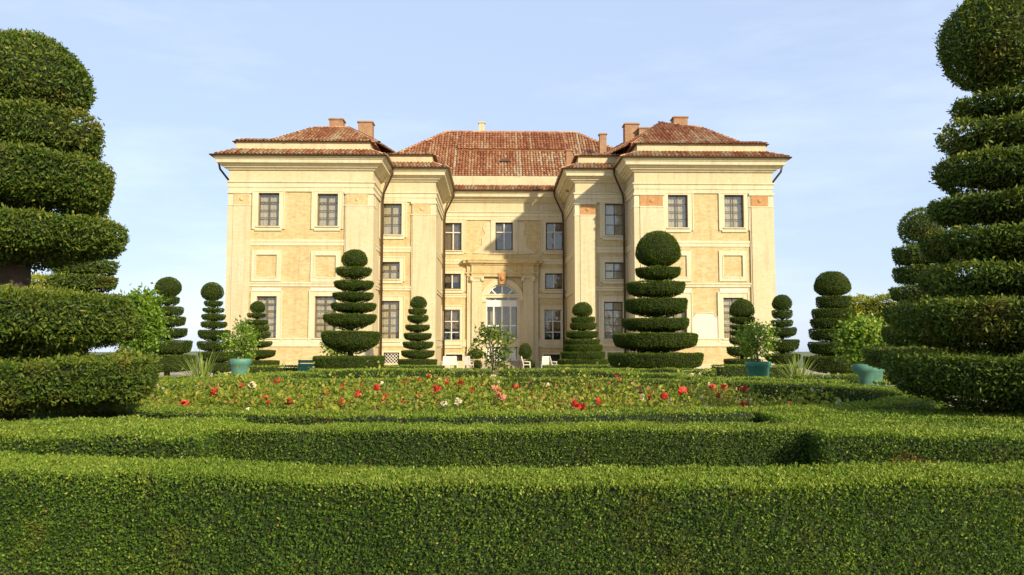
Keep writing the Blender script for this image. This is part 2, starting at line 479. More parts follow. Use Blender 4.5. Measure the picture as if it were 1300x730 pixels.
def clipped_mass(prof, leaf, dens, rough=0.03, mat='yew', seed_off=(0, 0, 0), topfresh=0.16, asp=0.2):
    """one clipped yew tier or ball; prof runs bottom centre -> top centre (r, z)"""
    area = surf_rev(prof, 2)[2]
    n = max(200, int(area * dens))
    P, Nn, _ = surf_rev(prof, n)
    rr = np.hypot(P[:, 0], P[:, 1]) / max(p[0] for p in prof)
    keep = rng.uniform(size=n) < np.where(np.abs(Nn[:, 2]) > 0.75, np.where(rr > 0.75, 0.85, 0.35), 1.0)   # fewer leaves on tops and undersides, mostly out of view
    if len(prof) < 11: P, Nn = P[keep], Nn[keep]
    n = len(P)
    off = np.array(seed_off)
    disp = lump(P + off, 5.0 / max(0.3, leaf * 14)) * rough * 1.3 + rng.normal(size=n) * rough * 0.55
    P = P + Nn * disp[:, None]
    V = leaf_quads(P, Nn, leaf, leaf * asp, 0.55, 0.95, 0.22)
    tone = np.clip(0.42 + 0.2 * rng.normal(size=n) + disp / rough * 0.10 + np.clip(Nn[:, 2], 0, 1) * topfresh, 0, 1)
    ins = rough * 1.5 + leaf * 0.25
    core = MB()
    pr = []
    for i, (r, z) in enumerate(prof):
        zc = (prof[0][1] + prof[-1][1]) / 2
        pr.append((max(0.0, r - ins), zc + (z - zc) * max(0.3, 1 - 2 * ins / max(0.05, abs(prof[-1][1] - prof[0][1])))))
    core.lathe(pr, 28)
    return join_foliage('foliage', core, [(V, tone, 1)], ['core', mat])

def ball_prof(r, z0, z1, flat=0.25):
    h = z1 - z0
    pts = []
    for i in range(13):
        a = -math.pi / 2 + math.pi * i / 12
        zz = math.sin(a)
        if zz < 0: zz *= (1 - flat)
        pts.append((max(0.001, r * math.cos(a)) , zz))
    lo, hi = pts[0][1], pts[-1][1]
    return [(r_, z0 + (z - lo) / (hi - lo) * h) for r_, z in pts]
def tier_prof(r, z0, z1, stem, taper):
    """flat-topped drum whose underside tapers to the stem"""
    h = z1 - z0
    taper *= 0.82
    zs = z0 + h * taper
    return [(stem, z0), (stem + (r - stem) * 0.42, z0 + h * taper * 0.30), (r * 0.80, z0 + h * taper * 0.72), (r * 0.93, zs), (r * 0.975, zs + h * (1 - taper) * 0.35), (r, z1 - h * 0.06), (r * 0.985, z1 - h * 0.01), (r * 0.80, z1), (0.001, z1 + h * 0.02)]

def hedge_samples(path, width, z1, leaf, dens, z0=0.0):
    """leaf points over a clipped hedge along a plan path"""
    P = np.array([(p[0], p[1]) for p in path], float)
    d = np.diff(P, axis=0); ln = np.hypot(d[:, 0], d[:, 1]); tot = ln.sum()
    vn = np.stack([d[:, 1], -d[:, 0]], 1) / ln[:, None]
    # smooth normals at the joints
    nv = np.zeros_like(P); nv[:-1] += vn; nv[1:] += vn
    nv /= np.linalg.norm(nv, axis=1, keepdims=True)
    per = width + 2 * (z1 - z0)
    n = int(tot * per * dens)
    k = rng.choice(len(ln), n, p=ln / tot)
    t = rng.uniform(size=n)
    c = P[k] + d[k] * t[:, None]
    nn = nv[k] * (1 - t)[:, None] + nv[k + 1] * t[:, None]
    s = rng.uniform(0, per, n)
    h = z1 - z0
    off = np.where(s < h, width / 2, np.where(s < h + width, width / 2 - (s - h), -width / 2))
    z = np.where(s < h, z0 + s, np.where(s < h + width, z1, z0 + (s - h - width)))
    sgn = np.where(s < h, 1.0, np.where(s < h + width, 0.0, -1.0))
    X = np.stack([c[:, 0] + nn[:, 0] * off, c[:, 1] + nn[:, 1] * off, z], 1)
    Nn = np.stack([nn[:, 0] * sgn, nn[:, 1] * sgn, (sgn == 0).astype(float)], 1)
    # end caps
    ne = int(width * h * dens)
    for e, sg in ((0, -1.0), (-1, 1.0)):
        tdir = d[e] / ln[e] * sg
        u = rng.uniform(-width / 2, width / 2, ne); zz = rng.uniform(z0, z1, ne)
        X = np.concatenate([X, np.stack([P[e][0] + nv[e][0] * u, P[e][1] + nv[e][1] * u, zz], 1)])
        Nn = np.concatenate([Nn, np.tile([tdir[0], tdir[1], 0], (ne, 1))])
    return X, Nn

def hedge(path, width, height, leaf, dens, label, group=None, rough=0.022, sprouts=0.0, mat='hedge', fresh=0.36, name='clipped_hedge', wave=0.02, lowz=0.42):
    path = [Vector((p[0], p[1], 0)) for p in path]
    # resample so that curves and waviness follow
    pts = []
    for a, b in zip(path[:-1], path[1:]):
        m = max(1, int((b - a).length / 0.6))
        pts += [a.lerp(b, i / m) for i in range(m)]
    pts.append(path[-1])
    c = sum(pts, Vector()) / len(pts)
    lp = [p - c for p in pts]
    X, Nn = hedge_samples(lp, width, height, leaf, dens)
    n = len(X)
    low = X[:, 2] < height * lowz
    keep = (rng.uniform(size=n) < np.where(low, 0.35, 1.0)) & ((Nn[:, 1] < 0.5) | (rng.uniform(size=n) < 0.5))
    X, Nn = X[keep], Nn[keep]; n = len(X)
    world = X + np.array(c)
    big = lump(world, 2.2)
    disp = lump(world, 9.0) * rough + rng.normal(size=n) * rough * 0.6
    X = X + Nn * disp[:, None]
    X[:, 2] += big * wave * (X[:, 2] / height)
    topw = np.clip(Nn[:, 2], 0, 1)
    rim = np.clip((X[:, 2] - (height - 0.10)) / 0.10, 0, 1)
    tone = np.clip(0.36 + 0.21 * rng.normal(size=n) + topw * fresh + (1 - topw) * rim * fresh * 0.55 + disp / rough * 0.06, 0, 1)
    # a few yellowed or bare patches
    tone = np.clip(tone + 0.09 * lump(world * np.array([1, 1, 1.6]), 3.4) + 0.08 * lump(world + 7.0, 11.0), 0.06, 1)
    dead = (lump(world * np.array([1, 1, 1.3]) + 31.0, 4.2) > 0.86) & (rng.uniform(size=n) < 0.6) & (topw < 0.5)
    tone[dead | (rng.uniform(size=n) < 0.006)] = 0.01          # dry brown leaves
    hole = lump(world + 3.0, 7.5) > 0.78                       # thin spots where the twigs show
    X[hole] -= Nn[hole] * rough * 0.9
    V = leaf_quads(X, Nn, leaf, leaf * 0.27, 0.55, 0.95, 0.35)
    sets = [(V, tone, 1)]
    if sprouts > 0:
        sel = rng.choice(n, int(n * sprouts), p=(topw + rim * 0.7 + 1e-4) / (topw + rim * 0.7 + 1e-4).sum())
        S = X[sel] + np.array([0, 0, 0.2]) * leaf
        Vs = leaf_quads(S, np.tile([0, 0, 1.0], (len(sel), 1)), leaf * rng.uniform(0.8, 1.5, len(sel)), leaf * 0.2, 0.7, 0.75, 0.3)
        ts = np.clip(0.72 + 0.14 * rng.normal(size=len(sel)) + 0.12 * lump(world[sel], 3.0), 0, 1)
        sets.append((Vs, ts, 1))
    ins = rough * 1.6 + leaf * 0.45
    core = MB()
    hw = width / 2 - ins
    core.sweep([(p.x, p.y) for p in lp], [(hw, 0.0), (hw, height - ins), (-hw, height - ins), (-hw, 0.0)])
    o = bpy.data.objects.new(name, join_foliage(name, core, sets, ['core', mat]))
    link(o, None, c)
    return tag(o, label, 'hedge', group)

def leafy_crown(center, rad, leaf, n, mat, clumps=26, asp=0.32, droop=-0.1, dense=0.55):
    """loose crown: leaves gathered round clump centres inside an ellipsoid"""
    C = nrm(rng.normal(size=(clumps, 3))) * rng.uniform(0.35, 0.92, (clumps, 1)) ** 0.6
    C = C * np.array(rad) + np.array(center)
    k = rng.integers(0, clumps, n)
    sp = np.array(rad).mean() * 0.30
    off = rng.normal(size=(n, 3)) * sp * rng.uniform(0.5, 1.0, (clumps, 1))[k]
    P = C[k] + off
    Nn = nrm(P - np.array(center))
    V = leaf_quads(P, Nn, leaf, leaf * asp, 0.5, 0.9, droop, 0.3)
    ct = rng.normal(size=clumps) * 0.12
    tone = np.clip(0.48 + ct[k] + 0.2 * rng.normal(size=n), 0, 1)
    return V, tone, C

def roof_tiles(o, u, v, poly, pitch=0.27, length=0.42, nrm_off=0.0):
    """barrel tiles on the plane o + u*a + v*b whose centres fall inside poly [(a, b)]"""
    o, u, v = np.array(o), np.array(u), np.array(v)
    nn = np.cross(u, v)
    nn = nn if nn[2] > 0 else -nn
    poly = np.array(poly, float)
    a0, b0 = poly.min(0); a1, b1 = poly.max(0)
    ii, jj = np.meshgrid(np.arange(int((a1 - a0) / pitch) + 1), np.arange(int(math.ceil((b1 - b0) / length)) + 1))
    a = a0 + (ii.ravel() + 0.5) * pitch; b = b0 + jj.ravel() * length
    inside = np.zeros(len(a), bool)
    bc = b + length * 0.45
    m = len(poly)
    for q in range(m):
        x0, y0 = poly[q]; x1, y1 = poly[(q + 1) % m]
        cond = (y0 > bc) != (y1 > bc)
        xi = (x1 - x0) * (bc - y0) / np.where(abs(y1 - y0) < 1e-9, 1e-9, y1 - y0) + x0
        inside ^= cond & (a < xi)
    a, b = a[inside], b[inside]
    n = len(a)
    a = a + rng.normal(size=n) * 0.012; b = b + rng.normal(size=n) * 0.015
    segs = np.linspace(0, math.pi, 6)
    yaw = rng.normal(size=n) * 0.03
    V = []
    for end in (0, 1):
        rr = pitch * (0.47 if end == 0 else 0.40)
        lift = 0.055 if end == 0 else 0.015
        bb = b - 0.03 + end * (length * 1.12)
        for s in segs:
            aa = a + math.cos(s) * rr + yaw * end * length
            hh = math.sin(s) * rr * 0.75 + lift + nrm_off
            V.append(o + u * aa[:, None] + v * bb[:, None] + nn * hh)
    V = np.stack(V, 1).reshape(-1, 3)
    base = (np.arange(n) * 12)[:, None]
    Q = np.concatenate([base + np.array([[k, k + 1, k + 7, k + 6]]) for k in range(5)] + [base + np.array([[0, 5, 3, 2]]) * 0 + np.array([[0, 1, 4, 5]]), base + np.array([[1, 2, 3, 4]])])
    colr = rng.normal(size=400)[np.clip(((a - a0) / pitch).astype(int), 0, 399)]
    tone = np.repeat(np.clip(0.56 + 0.17 * rng.normal(size=n) + 0.16 * colr + 0.25 * lump(np.stack([a, b, b * 0], 1), 0.9), 0, 1), 12)
    return V, Q, tone
def join_tiles(sets):
    Vs, Qs, Ts, b = [], [], [], 0
    for V, Q, T in sets:
        Vs.append(V); Qs.append(Q + b); Ts.append(T); b += len(V)
    return np.concatenate(Vs), np.concatenate(Qs), np.concatenate(Ts)

# ================================================================ the setting
def make_ground():
    vs, fs = [], []
    rings = [0, 20, 45, 70, 95, 120, 160, 220, 320, 500, 900, 1800, 4000, 9000, 18000, 30000]
    n = 72
    for i, r in enumerate(rings):
        for k in range(n):
            a = 2 * math.pi * k / n
            x, y = r * math.cos(a), 45 + r * math.sin(a)
            t = min(1, max(0, (r - 95) / 405.0))
            z = -150 * (t * t * (3 - 2 * t)) + (0 if r < 500 else 18 * math.sin(x * 0.0011 + 1) * math.cos(y * 0.0009))
            vs.append((x, y, z))
    for i in range(len(rings) - 1):
        for k in range(n):
            k2 = (k + 1) % n
            fs.append((i * n + k, i * n + k2, (i + 1) * n + k2, (i + 1) * n + k))
    mb = MB().add(vs, fs, 0, True)
    o = mb.build('ground', 'ground')
    o['kind'] = 'structure'
make_ground()
mb = MB(); mb.quad((-26, -8, 0.006), (26, -8, 0.006), (26, 69, 0.006), (-26, 69, 0.006))
mb.build('gravel_paths', 'gravel')['kind'] = 'structure'
RC, RA, RB = Vector((-0.15, 14.1, 0)), 7.35, 5.0          # oval rose bed
mb = MB(); mb.add([(RC.x + RA * math.cos(2 * math.pi * k / 64), RC.y + RB * math.sin(2 * math.pi * k / 64), 0.012) for k in range(64)], [tuple(range(64))])
mb.build('bed_soil', 'soil')['kind'] = 'structure'

# ================================================================ the villa
Y1, Y2, Y3, YB = 56.0, 59.8, 68.3, 84.0
xL, xLi = at(290, 350, Y1).x, at(471, 350, Y1).x
xMl, xMr = at(551, 350, Y2).x, at(732, 350, Y2).x
xRi, xR = at(808, 350, Y1).x, at(981, 350, Y1).x
ZE = at(380, 197.5, Y1 - 1.05).z                            # eaves
ZA = ZE - 2.35                                             # underside of the architrave
PATH = [(xL, YB), (xL, Y1), (xLi, Y1), (xLi, Y2), (xMl, Y2), (xMl, Y3), (xMr, Y3), (xMr, Y2), (xRi, Y2), (xRi, Y1), (xR, Y1), (xR, YB)]
def offset(path, d):
    P = [Vector(p) for p in path]; n = len(P); out = []
    for i in range(n):
        d0 = (P[i] - P[i - 1]).normalized(); d1 = (P[(i + 1) % n] - P[i]).normalized()
        n0 = Vector((d0.y, -d0.x)); m = n0 + Vector((d1.y, -d1.x))
        out.append(P[i] + m / max(0.2, m.dot(n0)) * d)
    return out
villa = empty('villa', (0.5 * (xL + xR), Y1, 0), 'cream baroque country palace with projecting wings and red tiled roofs', 'palace')
def part(mb, name, mats, parent=villa):
    return mb.build(name, mats, parent)
def rect(x0, x1, y0, y1, Y):
    return at(x0, (y0 + y1) / 2, Y).x, at(x1, (y0 + y1) / 2, Y).x, at((x0 + x1) / 2, y1, Y).z, at((x0 + x1) / 2, y0, Y).z

WIN = {  # plane: [(px rect, columns, rows, kind)]
 'lw': (Y1, [((328, 354.5, 245, 287), 2, 4, 'wing'), ((403, 429, 246, 287), 2, 4, 'wing'), ((325.5, 351, 376, 429), 2, 6, 'wing'), ((399.5, 426.5, 376, 429), 2, 6, 'wing')]),
 'lm': (Y2, [((486, 510, 258.5, 298), 2, 3, 'wing'), ((483.5, 507.5, 332.5, 354), 2, 2, 'wing'), ((483, 507, 382, 433), 2, 5, 'wing')]),
 'c': (Y3, [((564.5, 586, 283, 318), 2, 2, 'centre'), ((629, 651, 282.5, 318), 2, 2, 'centre'), ((693, 715, 282.5, 317.5), 2, 2, 'centre'),
            ((563, 585, 347.5, 367), 2, 1, 'centre'), ((692, 714, 347, 367), 2, 1, 'centre'), ((562, 584, 393, 437), 2, 3, 'white'), ((691, 713, 393, 436.5), 2, 3, 'white')]),
 'rm': (Y2, [((768, 793, 258.5, 299), 2, 3, 'wing'), ((768, 792, 333, 354.5), 2, 2, 'wing'), ((767, 791, 383, 433), 2, 5, 'wing')]),
 'rw': (Y1, [((848, 873, 247.5, 289), 2, 4, 'wing'), ((919.5, 944, 247.5, 289), 2, 4, 'wing'), ((846, 872, 378, 430), 2, 6, 'wing'), ((918.5, 943.5, 378, 430), 2, 6, 'wing')]),
}
GRILLE = {'lm': [(487, 507, 447.5, 465)], 'rm': [(771, 791, 447.5, 465)], 'c': [(566, 587, 450, 464), (690, 711, 450, 464)], 'lw': [], 'rw': []}
SPAN = {'lw': (xL, xLi), 'lm': (xLi, xMl), 'c': (xMl, xMr), 'rm': (xMr, xRi), 'rw': (xRi, xR)}
DX0, DX1 = at(617, 400, Y3).x, at(658, 400, Y3).x
DC, DR = (DX0 + DX1) / 2, (DX1 - DX0) / 2
DZ0, DZS = 0.62, at(637, 381, Y3).z
DZ1 = DZS + DR

def wall_plane(mb, x0, x1, z0, z1, Y, holes, depth=0.42):
    xs = sorted({x0, x1, *[h[0] for h in holes], *[h[1] for h in holes]})
    zs = sorted({z0, z1, *[h[2] for h in holes], *[h[3] for h in holes]})
    for i in range(len(xs) - 1):
        for j in range(len(zs) - 1):
            cx, cz = (xs[i] + xs[i + 1]) / 2, (zs[j] + zs[j + 1]) / 2
            if any(h[0] < cx < h[1] and h[2] < cz < h[3] for h in holes):
                continue
            mb.quad((xs[i], Y, zs[j]), (xs[i + 1], Y, zs[j]), (xs[i + 1], Y, zs[j + 1]), (xs[i], Y, zs[j + 1]))
    for a, b, c, d in holes:
        mb.quad((a, Y, c), (a, Y + depth, c), (a, Y + depth, d), (a, Y, d))
        mb.quad((b, Y, c), (b, Y, d), (b, Y + depth, d), (b, Y + depth, c))
        mb.quad((a, Y, c), (b, Y, c), (b, Y + depth, c), (a, Y + depth, c))
        mb.quad((a, Y, d), (a, Y + depth, d), (b, Y + depth, d), (b, Y, d))

for key, (Y, wins) in WIN.items():
    mb = MB()
    holes = [rect(*wn[0], Y) for wn in wins] + [rect(*g, Y) for g in GRILLE[key]]
    if key == 'c':
        holes.append((DX0, DX1, DZ0, DZ1))
    x0, x1 = SPAN[key]
    wall_plane(mb, x0, x1, 0, ZE + 0.2, Y, holes)
    if key == 'c':                                          # spandrels over the arched door
        for sgn in (-1, 1):
            vs = [(DC + sgn * DR, Y + 0.003, DZ1), (DC, Y + 0.003, DZ1)]
            vs += [(DC + sgn * DR * math.sin(a), Y + 0.003, DZS + DR * math.cos(a)) for a in [math.pi / 2 * k / 14 for k in range(15)]]
            mb.add(vs[:1] + vs[2:], [(0, k, k + 1) for k in range(1, 15)])
    part(mb, 'wall', 'brickwork')
mb = MB()
for (a, b) in (((xL, YB), (xL, Y1)), ((xR, Y1), (xR, YB)), ((xR, YB), (xL, YB))):
    mb.quad((*a, 0), (*b, 0), (*b, ZE + 0.2), (*a, ZE + 0.2))
part(mb, 'outer_wall', 'brickwork')
for x, ya, yb in ((xLi, Y1, Y2), (xMl, Y2, Y3), (xMr, Y2, Y3), (xRi, Y1, Y2)):
    mb = MB(); mb.quad((x, ya, 0), (x, yb, 0), (x, yb, ZE + 0.2), (x, ya, ZE + 0.2))
    part(mb, 'return_wall', 'stucco')

# cornice, string courses, plinth: swept round the plan
def ring(prof, name, mats):
    mb = MB(); mb.sweep(PATH, prof, closed=True)
    return part(mb, name, mats)
ring([(-0.05, ZA), (0.10, ZA), (0.10, ZA + 0.28), (0.15, ZA + 0.30), (0.15, ZA + 0.58), (0.23, ZA + 0.64), (0.23, ZA + 0.73), (0.12, ZA + 0.78)], 'architrave', 'trim')
ring([(0.12, ZA + 0.782), (0.09, ZA + 0.80), (0.09, ZA + 1.50), (0.0, ZA + 1.51)], 'frieze', 'stucco')
ring([(0.0, ZA + 1.50), (0.20, ZA + 1.52), (0.26, ZA + 1.60), (0.42, ZA + 1.68), (0.44, ZA + 1.76), (0.58, ZA + 1.80), (0.62, ZA + 1.88), (0.80, ZA + 1.92), (0.82, ZA + 2.14),
      (0.88, ZA + 2.16), (0.94, ZA + 2.26), (1.02, ZA + 2.33), (1.02, ZE), (-0.05, ZE + 0.02)], 'cornice', 'trim')
ring([(1.00, ZE - 0.02), (1.14, ZE - 0.02), (1.19, ZE + 0.05), (1.17, ZE + 0.09), (1.05, ZE + 0.09)], 'gutter', 'metal')
def zlev(py): return at(380, py, Y1).z
for yt, yb, pr in ((304, 312, 0.09), (358, 364, 0.13)):
    zt, zb = zlev(yt), zlev(yb); hgt = zt - zb
    ring([(0, zb), (pr * 0.6, zb + 0.01), (pr * 0.6, zb + hgt * 0.5), (pr, zb + hgt * 0.62), (pr, zt - 0.02), (0, zt)], 'string_course', 'trim')
ring([(0, zlev(440)), (0.08, zlev(440)), (0.08, zlev(431)), (0.13, zlev(431) + 0.01), (0.13, zlev(429.5)), (0, zlev(429))], 'sill_course', 'trim')
ring([(0, 0.0), (0.10, 0.0), (0.10, 0.55), (0, 0.60)], 'plinth', 'stucco')

# pilasters (a wide one at every corner) with their capital blocks
PIL = [(xL - 0.14, at(317, 350, Y1).x, Y1, 'stucco', -1), (at(437, 350, Y1).x, xLi + 0.14, Y1, 'stucco', 1),
       (at(522, 350, Y2).x, xMl + 0.14, Y2, 'stucco', 1), (xMr - 0.14, at(757, 350, Y2).x, Y2, 'terracotta', -1),
       (xRi - 0.14, at(844, 350, Y1).x, Y1, 'terracotta', -1), (at(953, 350, Y1).x, xR + 0.14, Y1, 'terracotta', 1)]
for x0, x1, Y, capm, side in PIL:
    mb = MB()
    mb.box(x0, x1, Y - 0.14, Y + 1.3, 0.0, ZA - 1.02)
    inner = (x0 + 0.42, x1 - 0.10) if side < 0 else (x0 + 0.10, x1 - 0.42)
    mb.box(inner[0], inner[1], Y - 0.20, Y, 0.0, ZA - 1.04)
    p_ = part(mb, 'pilaster', 'stucco')
    mb = MB()
    mb.box(x0 - 0.03, x1 + 0.03, Y - 0.17, Y + 1.33, ZA - 1.02, ZA - 0.94)
    mb.box(x0 + 0.02, x1 - 0.02, Y - 0.13, Y + 1.25, ZA - 0.94, ZA - 0.16)
    mb.box(inner[0] - 0.02, inner[1] + 0.02, Y - 0.23, Y, ZA - 1.03, ZA - 0.95)
    mb.box(x0 - 0.05, x1 + 0.05, Y - 0.22, Y + 1.35, ZA - 0.16, ZA + 0.004)
    part(mb, 'capital', 'trim', p_)
    mb = MB(); mb.box(inner[0], inner[1], Y - 0.19, Y, ZA - 0.94, ZA - 0.18)
    mb.tube([((inner[0] + inner[1]) / 2, Y - 0.24, ZA - 0.56), ((inner[0] + inner[1]) / 2, Y - 0.15, ZA - 0.56)], [0.10, 0.20], 12)
    part(mb, 'capital_panel', capm if capm == 'terracotta' else 'brickwork', p_)

# windows
def window(rc, Y, cols, rows, kind):
    x0, x1, z0, z1 = rc
    cx, wd, ht = (x0 + x1) / 2, x1 - x0, z1 - z0
    fm = {'wing': 'wood_dark', 'centre': 'wood_dark', 'white': 'wood_white'}[kind]
    bar = {'wing': 0.05, 'centre': 0.085, 'white': 0.08}[kind]
    fy = Y + (0.20 if kind == 'wing' else 0.16)
    mb, mu = MB(), MB(); fw = 0.075
    mb.box(-wd / 2, -wd / 2 + fw, 0, 0.08, 0, ht); mb.box(wd / 2 - fw, wd / 2, 0, 0.08, 0, ht)
    mb.box(-wd / 2 + fw, wd / 2 - fw, 0, 0.08, 0, fw); mb.box(-wd / 2 + fw, wd / 2 - fw, 0, 0.08, ht - fw, ht)
    px = [-wd / 2 + fw + (wd - 2 * fw) * i / cols for i in range(cols + 1)]
    if kind == 'centre' and rows == 2:
        pz = [fw, ht * 0.66, ht - fw]
    else:
        pz = [fw + (ht - 2 * fw) * j / rows for j in range(rows + 1)]
    for j in range(1, rows):
        b2 = bar * (1.6 if kind == 'wing' and j == rows - 1 else 1.0)
        (mb if kind != 'centre' else mu).box(-wd / 2 + fw, wd / 2 - fw, 0.01, 0.07, pz[j] - b2 / 2, pz[j] + b2 / 2)
    o = mb.build('window', fm, villa, (cx, fy, z0))
    for i in range(1, cols):
        mu.box(px[i] - bar * 0.6, px[i] + bar * 0.6, -0.004, 0.078, fw, ht - fw)
    mu.build('mullion', 'wood_white' if kind in ('centre', 'white') else 'wood_dark', o, (cx, fy, z0))
    gm = 'glass' if kind == 'wing' else 'glass_dark'
    for i in range(cols):
        for j in range(rows):
            a, b, c, d = px[i] + bar * 0.4, px[i + 1] - bar * 0.4, pz[j] + bar * 0.4, pz[j + 1] - bar * 0.4
            tx, tz = random.uniform(-0.012, 0.012), random.uniform(-0.012, 0.012)
            g = MB(); g.quad((a, 0.04 - tx, c), (b, 0.04 + tx, c), (b, 0.04 + tx + tz, d), (a, 0.04 - tx + tz, d))
            g.build('pane', gm, o, (cx, fy, z0))
    # linen hung behind the glass
    cm = 'curtain' if kind == 'wing' else 'curtain_dark'
    cu = MB(); nn = 18
    low = 0.0 if kind == 'wing' else random.choice((0.0, 0.2, 0.45)) * ht
    vs = [(-wd / 2 + wd * k / nn, 0.22 + 0.035 * math.sin(k * 2.1 + cx), z) for z in (low, ht) for k in range(nn + 1)]
    cu.add(vs, [(k, k + 1, nn + 2 + k, nn + 1 + k) for k in range(nn)], 0, True)
    cu.build('curtain', cm, o, (cx, fy, z0))
    # moulded stucco surround and sill
    s = MB(); sw = 0.36 if kind != 'white' else 0.30
    dy = Y - fy
    h2 = wd / 2
    for (a, b, c, d, pr) in ((-h2 - sw, -h2, -0.22, ht + sw, 0.07), (h2, h2 + sw, -0.22, ht + sw, 0.07), (-h2, h2, ht, ht + sw, 0.07), (-h2, h2, -0.22, 0.0, 0.065)):
        s.box(a, b, dy - pr, dy + 0.02, c, d)
    for (a, b, c, d) in ((-h2 - sw - 0.05, -h2 - sw + 0.04, -0.22, ht + sw + 0.05), (h2 + sw - 0.04, h2 + sw + 0.05, -0.22, ht + sw + 0.05), (-h2 - sw + 0.04, h2 + sw - 0.04, ht + sw - 0.04, ht + sw + 0.05)):
        s.box(a, b, dy - 0.115, dy + 0.01, c, d)
    s.build('surround', 'trim', o, (cx, fy, z0))
    s = MB(); s.box(-h2 - 0.12, h2 + 0.12, dy - 0.16, dy + 0.25, -0.08, -0.004); s.box(-h2 - 0.2, h2 + 0.2, dy - 0.10, dy + 0.02, -0.34, -0.22)
    s.build('sill', 'trim', o, (cx, fy, z0))
    return o
for key, (Y, wins) in WIN.items():
    for r4, c_, r_, kd in wins:
        window(rect(*r4, Y), Y, c_, r_, kd)
    for g in GRILLE[key]:
        x0, x1, z0, z1 = rect(*g, Y)
        mb = MB(); mb.box(x0, x1, Y + 0.38, Y + 0.44, z0, z1)
        o = mb.build('cellar_opening', 'wood_dark', villa)
        mb = MB(); st = 0.24
        h = z1 - z0
        k = x0 - h
        while k < x1:
            for dr in (1, -1):
                a0, a1 = (k, k + h) if dr > 0 else (k + h, k)
                t0, t1 = 0.0, 1.0
                pts = []
                for t in np.linspace(0, 1, 9):
                    xx = a0 + (a1 - a0) * t
                    if x0 - 0.01 <= xx <= x1 + 0.01: pts.append((xx, Y + 0.05 + 0.02 * dr, z0 + h * t))
                if len(pts) > 1: mb.tube([pts[0], pts[-1]], 0.022, 5)
            k += st
        mb.build('lattice', 'chair' if key in ('lm', 'rm') else 'iron', o)
        s = MB(); sw = 0.14
        for (a, b, c, d) in ((x0 - sw, x0, z0, z1 + sw), (x1, x1 + sw, z0, z1 + sw), (x0, x1, z1, z1 + sw)):
            s.box(a, b, Y - 0.12, Y + 0.02, c, d)
        s.build('surround', 'trim', o)

# blind panels between the floors, pale fields over the ground-floor windows, painted plaque
for r4, Y in (((325, 352, 323, 352), Y1), ((400, 427, 324, 352.5), Y1), ((845, 872, 324, 352), Y1), ((918, 943, 324, 352), Y1)):
    x0, x1, z0, z1 = rect(*r4, Y)
    mb = MB(); sw = 0.30
    for (a, b, c, d) in ((x0 - sw, x0, z0 - sw, z1 + sw), (x1, x1 + sw, z0 - sw, z1 + sw), (x0, x1, z1, z1 + sw), (x0, x1, z0 - sw, z0)):
        mb.box(a, b, Y - 0.09, Y + 0.02, c, d)
    mb.box(x0 - 0.06, x0 + 0.03, Y - 0.12, Y, z0, z1); mb.box(x1 - 0.03, x1 + 0.06, Y - 0.12, Y, z0, z1)
    mb.box(x0 + 0.03, x1 - 0.03, Y - 0.12, Y, z1 - 0.03, z1 + 0.06); mb.box(x0 + 0.03, x1 - 0.03, Y - 0.12, Y, z0 - 0.06, z0 + 0.03)
    part(mb, 'blind_panel', 'trim')
for r4, Y in (((322, 355, 366, 371.5), Y1), ((396, 430, 366, 371.5), Y1), ((843, 876, 367, 372.5), Y1), ((915, 947, 367, 372.5), Y1)):
    x0, x1, z0, z1 = rect(*r4, Y)
    mb = MB(); mb.box(x0 - 0.1, x1 + 0.1, Y - 0.06, Y + 0.02, z0 + 0.06, z1 + 0.04)
    part(mb, 'lintel_panel', 'plaster')
x0, x1, z0, z1 = rect(878, 912, 398, 431, Y1)
mb = MB()
cxp = (x0 + x1) / 2; hw = (x1 - x0) / 2
def plaque(scale, dy):
    o2 = []
    for px_, pz_ in ((-1, 0), (-1, 0.80), (-0.93, 0.83), (-0.78, 0.87), (-0.70, 0.94), (-0.62, 1.0), (0.62, 1.0), (0.70, 0.94), (0.78, 0.87), (0.93, 0.83), (1, 0.80), (1, 0), (0.45, 0), (0.4, 0.035), (-0.4, 0.035), (-0.45, 0)):
        o2.append((cxp + px_ * hw * scale, dy, z0 + (z1 - z0) * (0.5 + (pz_ - 0.5) * scale)))
    return o2
fr, bk = plaque(1.0, Y1 - 0.05), plaque(1.0, Y1 + 0.01)
nq = len(fr)
mb.add(fr + bk, [tuple(range(nq))] + [(i, (i + 1) % nq, nq + (i + 1) % nq, nq + i) for i in range(nq)])
part(mb, 'plaster_plaque', 'plaster')
mb = MB()
mb.tube([Vector(p) for p in plaque(1.04, Y1 - 0.05)] + [Vector(plaque(1.04, Y1 - 0.05)[0])], 0.045, 6)
part(mb, 'plaque_moulding', 'trim')

# stucco scrolls either side of the middle upper window
for sgn in (-1, 1):
    c0 = at(640, 300, Y3).x
    pts = [(0.95, 2.45), (1.75, 2.45), (1.85, 1.9), (1.65, 1.45), (1.95, 1.0), (1.9, 0.45), (2.3, 0.05), (2.75, -0.25), (0.95, -0.35)]
    zb = at(640, 318, Y3).z
    ctl = pts
    vs = [(c0 + sgn * a, Y3 - 0.055, zb + b) for a, b in ctl] + [(c0 + sgn * a, Y3 + 0.01, zb + b) for a, b in ctl]
    nq = len(ctl)
    mb = MB(); mb.add(vs, [tuple(range(nq))] + [(i, (i + 1) % nq, nq + (i + 1) % nq, nq + i) for i in range(nq)])
    part(mb, 'stucco_scroll', 'stucco')

